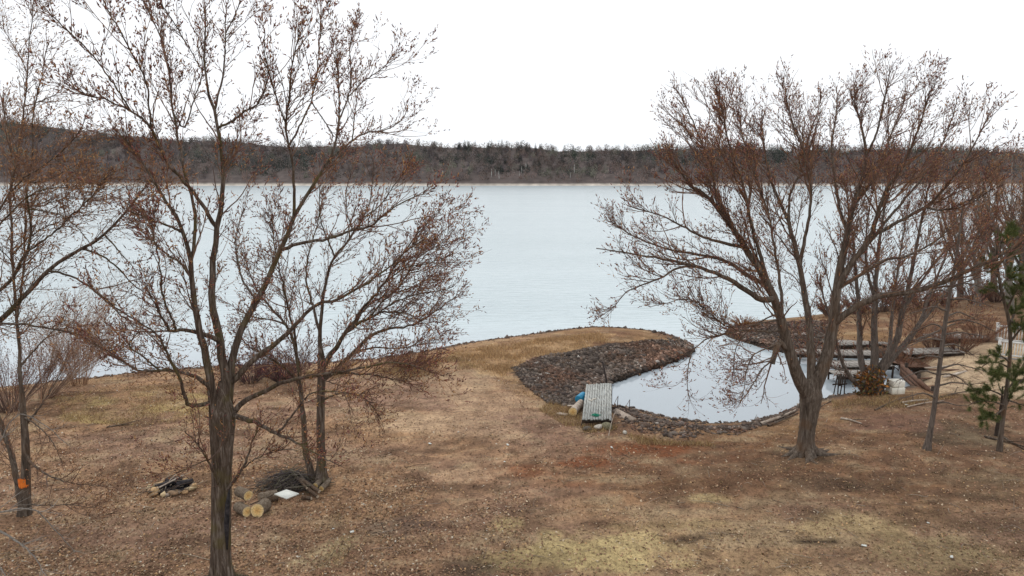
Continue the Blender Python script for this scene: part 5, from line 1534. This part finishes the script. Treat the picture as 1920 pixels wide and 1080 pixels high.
def brush_pile():
    p = ground(548, 912)
    o = thing("brush_pile", p, "heap of dark twigs and branches against the twin stemmed maple", "brush pile")
    n = 700
    c = np.stack([p[0] + rng.normal(-.05, .42, n), p[1] + rng.normal(.1, .3, n), p[2] + np.abs(rng.normal(.12, .17, n))], -1)
    c[:, 2] -= .25 * np.abs(c[:, 0] - p[0]) * .5
    c[:, 2] = np.maximum(c[:, 2], p[2] + .02)
    a = rng.normal(.4, .9, n); el = rng.normal(.05, .25, n)
    d = np.stack([np.cos(a) * np.cos(el), np.sin(a) * np.cos(el), np.sin(el)], -1)
    L = rng.uniform(.2, .75, n)[:, None]
    P = np.stack([c - d * L / 2, c + rng.normal(0, .03, (n, 3)), c + d * L / 2 + np.array([0, 0, -.03])], 1)
    R = np.outer(rng.uniform(.005, .016, n), [1, .9, .5])
    V, q = tubes(P, R, 4)
    pal = np.array([(.06, .05, .045), (.10, .08, .068), (.08, .065, .066), (.17, .145, .12), (.12, .11, .075)])
    mb = MB(); mb.add(V, q, None, np.repeat(pal[rng.integers(0, 5, n)], 12, 0)); t = mb.build("twigs", M['twig'], o, True); t["kind"] = "stuff"
brush_pile()
def board():
    z = ground(538, 929)[2] + .30
    c = [atz(514, 926, z + .02), atz(537, 934.5, z - .03), atz(561, 925, z + .02), atz(537, 917.5, z + .07)]
    c = np.array(c)
    V = np.vstack([c, c + np.array([0, 0, -.03])])
    o = mesh_obj("white_board", V, np.array([[0, 1, 2, 3], [7, 6, 5, 4], [0, 4, 5, 1], [1, 5, 6, 2], [2, 6, 7, 3], [3, 7, 4, 0]]), M['white_board'], None, False)
    tag(o, "flat white square board lying on the brush pile", "board")
board()
short_log(592, 921, .085, .55, (.15, 1), "left one of two round yellow faced logs beside the twin stemmed maple", .17)
short_log(603, 924, .085, .55, (.15, 1), "right one of two round yellow faced logs beside the twin stemmed maple", .13)
def stick(u0, v0, u1, v1, r, label, h0=.1, h1=.06, name="cut_branch", bark='bark2', cutm='cut_pale', r1=None):
    a = on_ground(u0, v0, h0); b = on_ground(u1, v1, h1)
    return log_between(name, a, b, r, r1 or r * .85, M[bark], M[cutm], label, "branch", sides=10)
stick(563, 915, 599, 931, .065, "upper grey pole of the branch stack in front of the round logs", .30, .16)
stick(578, 926, 596, 936, .06, "middle grey pole of the branch stack below the upper one", .16, .08)
stick(567, 936, 584, 938, .055, "lowest short grey pole at the front of the branch stack", .06, .06)
stick(556, 912, 576, 928, .045, "thin dark pole behind the branch stack", .30, .22)
stick(470, 962, 520, 938, .018, "thin bent stick leaning from the log pile to the white board", .25, .22)

# ------------------------------------------------------------------ fire ring
def fire_ring():
    p = ground(325, 916)
    o = thing("fire_ring", p, "ring of tan stones around a burnt out campfire", "fire ring")
    for i in range(19):
        a = 2 * pi * i / 19 + rng.uniform(-.14, .14); jr = rng.uniform(.86, 1.16)
        Vs, Ts, Fc_ = stone_geo(1, np.zeros((1, 3)), np.ones(1), None)
        s = rng.uniform(.085, .13)
        q = p + np.array([cos(a) * .60 * jr, sin(a) * .50 * jr, s * .62])
        col = np.array([(.48, .32, .17), (.38, .24, .13), (.52, .40, .24), (.28, .19, .12)][i % 4])
        st = mesh_obj("stone", Vs[0] * np.array([s * 1.25, s * 1.0, s * 1.1]) + q, Fc_, M['stone'], o, False, np.repeat(col[None], 12, 0))
    mb = MB(); n = 18
    V = [p + np.array([0, 0, .035])] + [p + np.array([cos(2 * pi * i / n) * .55, sin(2 * pi * i / n) * .44, .02]) for i in range(n)]
    mb.add(V, None, [[0, 1 + i, 1 + (i + 1) % n] for i in range(n)]); mb.build("ash_bed", M['char'], o)
    return p
FP = fire_ring()
def flog(a, b, r, label, bark='char'):
    return log_between("charred_log", FP + np.array(a), FP + np.array(b), r, r * .9, M[bark], M['char'], label, "log", sides=12)
flog((-.42, -.20, .12), (-.02, .22, .15), .095, "thick charred log on the left inside the fire ring")
flog((.12, -.04, .13), (.52, .22, .16), .095, "thick charred log on the right inside the fire ring")
flog((-.35, .24, .13), (.1, .36, .16), .085, "thinner charred log at the back of the fire ring")
for i, (a, b, lb) in enumerate([((-.28, -.42, .2), (.22, .18, .36), "front pale stick lying across the burnt logs"), ((-.20, -.40, .22), (.30, .22, .38), "second pale stick across the burnt logs"), ((-.05, -.1, .3), (.05, .25, .42), "short upright stick in the fire ring")]):
    log_between("kindling_stick", FP + np.array(a), FP + np.array(b), .014, .010, M['drift'], M['cut_pale'], lb, "stick", sides=6)
def twig_heap():
    mb = MB()
    for i in range(38):
        c = FP + np.array([rng.normal(0, .36), rng.normal(0, .27), rng.uniform(.05, .24)]); a = rng.normal(.9, .7); L = rng.uniform(.12, .36)
        d = np.array([cos(a), sin(a), rng.normal(0, .2)]) * L
        mb.tube([c - d, c + rng.normal(0, .02, 3), c + d], [.012, .011, .007], 5, c_=np.array([(.10, .075, .06), (.24, .19, .145), (.05, .04, .04), (.36, .30, .23)][i % 4]))
    o = mb.build("kindling_heap", M['twig'], None, True)
    tag(o, "loose grey and brown kindling heaped inside the stone fire ring", "kindling")
twig_heap()
for (a, b, lb) in [((.05, -.56, .06), (.40, -.40, .06), "tan split log along the front rim of the fire ring"), ((.30, -.40, .06), (.66, -.12, .06), "tan split log at the right front of the fire ring")]:
    log_between("split_log", FP + np.array(a), FP + np.array(b), .045, .035, M['drift'], M['cut'], lb, "log", sides=8)

# ------------------------------------------------------------------ things round the small deck
log_between("driftwood_log", on_ground(1074, 781, .2), on_ground(1089, 764, .22), .18, .15, M['drift'], M['cut'], "fat pale hollow looking log left of the small deck", "log", sides=14)
def plank(name, a, b, wd, th, m, label, roll=0.0):
    mb = MB(); mb.bar(a, b, wd, th, roll=roll); o = mb.build(name, m)
    return tag(o, label, "plank")
plank("loose_plank", on_ground(1064, 763, .06), on_ground(1090, 765, .10), .22, .03, M['drift'], "pale plank lying left of the deck behind the fat log", .15)
plank("loose_plank", on_ground(1045, 776, .04), on_ground(1064, 780, .05), .24, .03, M['drift'], "weathered board flat in the grass left of the fat log")
def ramp_board():
    a, b = np.array(at(1150, 768, 28.3)), on_ground(1187, 791, .05)
    a[2] = .82
    mb = MB(); mb.bar(a, b, .34, .035, roll=-.35)
    return tag(mb.build("ramp_board", M['drift']), "pale board sloping from the deck's right side to the stones", "board")
ramp_board()
def pole():
    p = atz(1138, 722, .95)
    P = [(p[0], p[1], -.4), (p[0] - .03, p[1], 1.2), (p[0] - .22, p[1] + .05, 2.05)]
    o = thing("mooring_pole", (p[0], p[1], 0), "thin dark metal pole standing at the far end of the small deck", "pole")
    mb = MB(); mb.tube(P, [.045, .042, .04], 8); mb.build("shaft", M['rust'], o, True)
    mb = MB(); mb.tube([P[2], (P[2][0] - .14, P[2][1], 2.07)], [.03, .03], 6); mb.build("hook", M['rust'], o, True)
pole()
def coil():
    c = atz(1117, 779, DZ + .035)
    P = []
    for i in range(90):
        a = i * .45 + .9 * sin(i * .9); r = .04 + .13 * abs(sin(i * .37)) + .035 * sin(i * 1.7)
        P.append(c + np.array([cos(a) * r * 1.15, sin(a) * r * .8, .012 + .02 * (i / 90) + .012 * sin(i * 1.3)]))
    mb = MB(); mb.tube(P, np.full(90, .0085), 5); tag(mb.build("rope_coil", M['green'], None, True), "tangled green rope heap on the front of the small deck", "rope")
    P = [atz(u, v, DZ + .04) for u, v in ((1104, 748), (1109, 752), (1112, 748), (1118, 747.5))]
    P = list(resample(P, 16)[0])
    mb = MB(); mb.tube(P, np.full(16, .030), 6); tag(mb.build("dock_line", M['rope'], None, True), "short white hooked line lying on the deck planks", "rope")
coil()
P = [on_ground(1141, 820, .05), on_ground(1145, 808, .25), on_ground(1152, 796, .5), on_ground(1163, 786, .5)]
mb = MB(); mb.tube(list(resample(P, 14)[0]), np.linspace(.013, .010, 14), 6); tag(mb.build("bent_pipe", M['drift'], None, True), "thin pale bent pipe in the grass right of the deck", "pipe")
def stakes():
    for (u, v, h, lb) in ((1157, 768, .62, "dark thin stake at the waterline just right of the deck"), (1179, 772, .55, "second thin rusty stake in the shallow water right of the deck")):
        p = ground(u, v)
        o = thing("metal_stake", p, lb, "stake")
        mb = MB(); mb.tube([p + (0, 0, -.1), p + (.03, 0, h)], [.018, .014], 6); mb.build("shaft", M['rust'], o, True)
        mb = MB(); mb.tube([p + (.03, 0, h * .98), p + (-.12, .02, h * .45), p + (-.14, .02, -.05)], [.011, .01, .01], 5); mb.build("strut", M['brown_timber'], o, True)
stakes()
rock_thing(1171, 813, .14, "small pale rock in the grass right of the deck", (.45, .42, .37))

# driftwood along the pond and on the lawn
dr = [(1577, 786, 1616, 796, .05, "grey driftwood stick lying on the lawn right of the thick maple trunk"), (1425, 797, 1492, 771, .07, "long grey driftwood log along the pond edge beside the maple"),
      (1440, 800, 1496, 776, .05, "thinner driftwood branch just inland of the long one"), (1500, 782, 1560, 752, .04, "driftwood piece on the shore behind the maple trunk"),
      (1690, 757, 1740, 751, .05, "flotsam log on the shore between the two right trunks"), (1700, 764, 1770, 752, .03, "thin flotsam stick below the flotsam log"),
      (1845, 820, 1930, 842, .05, "dark fallen branch on the grass behind the pine"), (1875, 818, 1935, 852, .045, "second fallen branch crossing behind the pine"),
      (1762, 746, 1825, 733, .04, "thin dead branch on the sand edge right of the slim tree"), (1640, 770, 1700, 745, .03, "dark root like branch beside the orange clump"),
      (200, 802, 250, 796, .03, "thin branch lying on the left lawn near the shore"), (1385, 800, 1440, 788, .04, "short driftwood stick at the pond's near corner")]
for u0, v0, u1, v1, r, lb in dr:
    a = on_ground(u0, v0, r * .8); b = on_ground(u1, v1, r * .8)
    m_ = (a + b) / 2 + np.array([rng.normal(0, .06), rng.normal(0, .06), rng.uniform(0, .05)])
    Pp = resample([a, m_, b], 14)[0]
    Rr = np.linspace(r, r * .45, 14)
    o = thing("driftwood_branch", a, lb, "branch")
    V, q_ = limb_mesh(Pp, Rr, 8, None, 1, .08)
    mesh_obj("stem", V, q_, M['drift'] if 'grey' in lb or 'flotsam' in lb else M['bark2'], o)
    mb = MB(); e = Pp[6]; d = nrm((Pp[8] - Pp[5])[None])[0] + np.array([rng.normal(0, .5), rng.normal(0, .5), .35]); mb.tube([e, e + d * .3, e + d * .55], [r * .5, r * .35, r * .15], 6); mb.build("side_twig", M['bark2'], o, True)
# white scraps on the lawn
sc_ = [(806, 833, "white scrap on the lawn left of the spit grass"), (946, 867, "small white scrap by the red brown thatch"), (952, 835, "pale chip on the lawn middle"), (625, 993, "white scrap near the straw streak"), (660, 999, "pale chip beside the straw streak"),
       (1784, 1046, "small white scrap at the lower right lawn"), (1620, 1025, "tiny pale chip on the lower right straw"), (1740, 982, "white chip on the right lawn"), (1700, 760, "white board scrap among the flotsam"), (1147, 840, "pale splinter on the lawn in front of the deck")]
for u, v, lb in sc_:
    p = ground(u, v) + np.array([0, 0, .03])
    mb = MB(); mb.box(p, (rng.uniform(.06, .14), rng.uniform(.04, .07), .02), rng.uniform(0, 3), rng.normal(0, .2), 0, 1, None, .008)
    tag(mb.build("scrap", M['white_board']), lb, "scrap")

# ------------------------------------------------------------------ docks on the right
def dock(a, b, wd, z, label, skirt=True, planks=None, m='dock_wood'):
    """a, b: world ends of the centre line"""
    a = np.array([a[0], a[1], z]); b = np.array([b[0], b[1], z])
    L = np.linalg.norm(b - a); d = (b - a) / L; s = np.array([d[1], -d[0], 0])
    o = thing("dock_section", (a + b) / 2 * np.array([1, 1, 0]), label, "dock")
    n = planks or max(8, int(L / .28))
    me0 = None
    ang = math.atan2(d[1], d[0])
    for i in range(n):
        c = a + d * (i + .5) * L / n
        if me0 is None:
            mb = MB(); mb.box((0, 0, 0), (L / n - .025, wd, .04)); p0 = mb.build("plank", M[m]); me0 = p0
        else:
            p0 = me0.copy(); COL.objects.link(p0)
        p0.location = (c[0], c[1], c[2] + rng.uniform(-.008, .008)); p0.rotation_euler = (rng.normal(0, .01), 0, ang + rng.normal(0, .008))
        p0.parent = o; p0.matrix_parent_inverse = inv_of(o)
    for sg in (-1, 1):
        mb = MB(); mb.bar(a + s * sg * (wd / 2 - .06) + (0, 0, -.11), b + s * sg * (wd / 2 - .06) + (0, 0, -.11), .05, .17); mb.build("beam", M['dark_wood'], o)
    k = max(2, int(L / 2.2) + 1)
    for i in range(k):
        for sg in (-1, 1):
            c = a + d * (.15 + (L - .3) * i / (k - 1)) + s * sg * (wd / 2 + .05)
            mb = MB(); mb.tube([(c[0], c[1], -1.0), (c[0], c[1], z + rng.uniform(.0, .25))], [.055, .05], 7); mb.build("post", M['dark_wood'], o, True)
    return o
dk = [((1488, 659), (1640, 662), 1.3, .55, "nearest long grey dock section passing behind the thick maple trunk"),
      ((1556, 683), (1665, 681), 1.3, .62, "grey dock section in front of the many stemmed maple"),
      ((1560, 700), (1622, 699), 1.1, .50, "short low dock section on dark legs closest to the lawn"),
      ((1545, 643), (1690, 640), 1.3, .60, "middle dock section behind the many stemmed maple"),
      ((1520, 624), (1680, 619), 1.3, .65, "back dock section nearer the lake"),
      ((1528, 606), (1640, 602), 1.2, .9, "farthest pale dock section against the water")]
for (u0, v0), (u1, v1), wd, z, lb in dk:
    dock(atz(u0, v0, z), atz(u1, v1, z), wd, z, lb)
def tilted_dock(u, v, L, wd, rz, ry, label, m='brown_timber', n=9):
    p = ground(u, v)
    o = thing("stored_dock_section", p, label, "dock")
    Rm = rot(0, ry, rz)
    for i in range(n):
        c = p + np.array([0, 0, .32]) + Rm @ np.array([(i + .5) * L / n - L / 2, 0, 0])
        mb = MB(); mb.box(c, (L / n - .03, wd, .04), rz, 0, ry, 1, None, .004); mb.build("plank", M[m], o)
    for sg in (-1, 1):
        mb = MB(); a = p + np.array([0, 0, .22]) + Rm @ np.array([-L / 2, sg * wd * .42, 0]); b = p + np.array([0, 0, .22]) + Rm @ np.array([L / 2, sg * wd * .42, 0])
        mb.bar(a, b, .06, .16); mb.build("beam", M['dark_wood'], o)
tilted_dock(1718, 694, 2.6, 1.2, .35, .10, "brown dock section lying tilted on the sand behind the timber wall")
tilted_dock(1745, 668, 3.0, 1.3, -.15, -.07, "grey dock section stored flat on the sand behind the slim tree", 'dock_wood')
tilted_dock(1700, 664, 2.4, 1.2, .1, .14, "dark brown dock section leaning at the pond's far right corner")
tilted_dock(1792, 640, 3.4, 1.2, .05, 0, "long weathered dock section laid on the sand below the far brush", 'dock_wood', 12)
for i, (u, v, L_, a_) in enumerate(((1768, 690, 2.2, .2), (1775, 696, 1.8, -.1), (1790, 704, 2.0, .5), (1735, 712, 1.6, .05))):
    p_ = ground(u, v); mb = MB(); d_ = np.array([cos(a_), sin(a_), 0]) * L_ / 2
    mb.bar(p_ - d_ + (0, 0, .06), p_ + d_ + (0, 0, .09), .16, .05)
    tag(mb.build("loose_board", M['brown_timber' if i % 2 else 'drift']), ["pale board on the sand between the slim tree and the pine", "brown board just in front of the pale one on the sand", "third, pale board nearest the pine on the sand", "short brown board beside the timber wall"][i], "plank")
def saw_legs():
    for i, (u, v) in enumerate(((1566, 742), (1578, 742))):
        p = atz(u, v, 0)
        o = thing("dock_leg_frame", p, ["dark leaning leg frame in the water left of the orange clump", "second dark leg frame nearer the orange clump"][i], "dock frame")
        for s_ in (-1, 1):
            mb = MB(); mb.tube([p + (s_ * .12, 0, -.3), p + (s_ * .04 + .12, .1, 1.05)], [.03, .03], 6); mb.build("leg", M['dark_wood'], o, True)
        mb = MB(); mb.bar(p + (-.15, .05, .55), p + (.25, .05, .6), .05, .06); mb.build("crossbar", M['dark_wood'], o)
saw_legs()
def timber_wall():
    a, b = ground(1688, 720), ground(1752, 738)
    o = thing("timber_wall", (a + b) / 2, "low brown timber retaining wall between the pond and the sand", "wall")
    for i in range(3):
        mb = MB(); z = .25 + i * .21
        mb.bar((a[0], a[1], z), (b[0], b[1], z + .01), .16, .195); mb.build("timber", M['brown_timber'], o)
    for t in (.1, .5, .9):
        c = a + (b - a) * t
        mb = MB(); mb.bar((c[0], c[1] - .14, -.2), (c[0], c[1] - .14, 1.0), .12, .1); mb.build("post", M['dark_wood'], o)
timber_wall()
def foam():
    p = ground(1678, 738)
    for i, (dz, sz, lb) in enumerate(((.17, (.66, .5, .30), "lower white foam dock float block beside the orange clump"), (.50, (.62, .48, .28), "upper white foam block resting on the lower one"))):
        mb = MB(); mb.box(p + (0, 0, dz + .02), sz, .1 + .05 * i, 0, 0, .97, None, .015)
        o = mb.build("foam_block", M['foam'])
        m = o.modifiers.new("round", 'BEVEL'); m.width = .03; m.segments = 2
        tag(o, lb, "foam block")
foam()
def railing(px0, px1, z0, h, label, nb):
    a, b = atz(*px0, z0), atz(*px1, z0)
    o = thing("white_railing", (a + b) / 2, label, "railing")
    d = b - a
    for hh, th in ((h, .09), (.12, .07)):
        mb = MB(); mb.bar(a + (0, 0, hh), b + (0, 0, hh), .08, th); mb.build("rail", M['white_paint'], o)
    mb = MB(); mb.box((0, 0, 0), (.035, .035, h - .2)); b0_ = mb.build("baluster", M['white_paint'])
    for i in range(nb):
        c = a + d * (i + .5) / nb
        q_ = b0_ if i == 0 else b0_.copy()
        if i: COL.objects.link(q_)
        q_.location = (c[0], c[1], c[2] + .14 + (h - .2) / 2); q_.parent = o; q_.matrix_parent_inverse = inv_of(o)
    for t in (0, .5, 1):
        c = a + d * t
        mb = MB(); mb.box((c[0], c[1], c[2] + (h + .12) / 2), (.11, .11, h + .12)); mb.box((c[0], c[1], c[2] + h + .15), (.15, .15, .05)); mb.build("post", M['white_paint'], o)
    g0 = hz(*((a + b) / 2)[:2])
    mb = MB(); mb.bar(a + (0, .0, -.1), b + (0, .0, -.1), .35, .16); mb.build("sill_beam", M['dock_wood'], o)
railing((1868, 640), (1990, 650), .95, .95, "back white railing above the sandy landing at the right edge", 22)
railing((1872, 668), (1990, 682), 1.0, .85, "front white railing with thin balusters right of the pine", 22)
print("objects", len(SC.objects), "tris", sum(len(o.data.loops) - 2 * len(o.data.polygons) for o in SC.objects if o.type == 'MESH'))
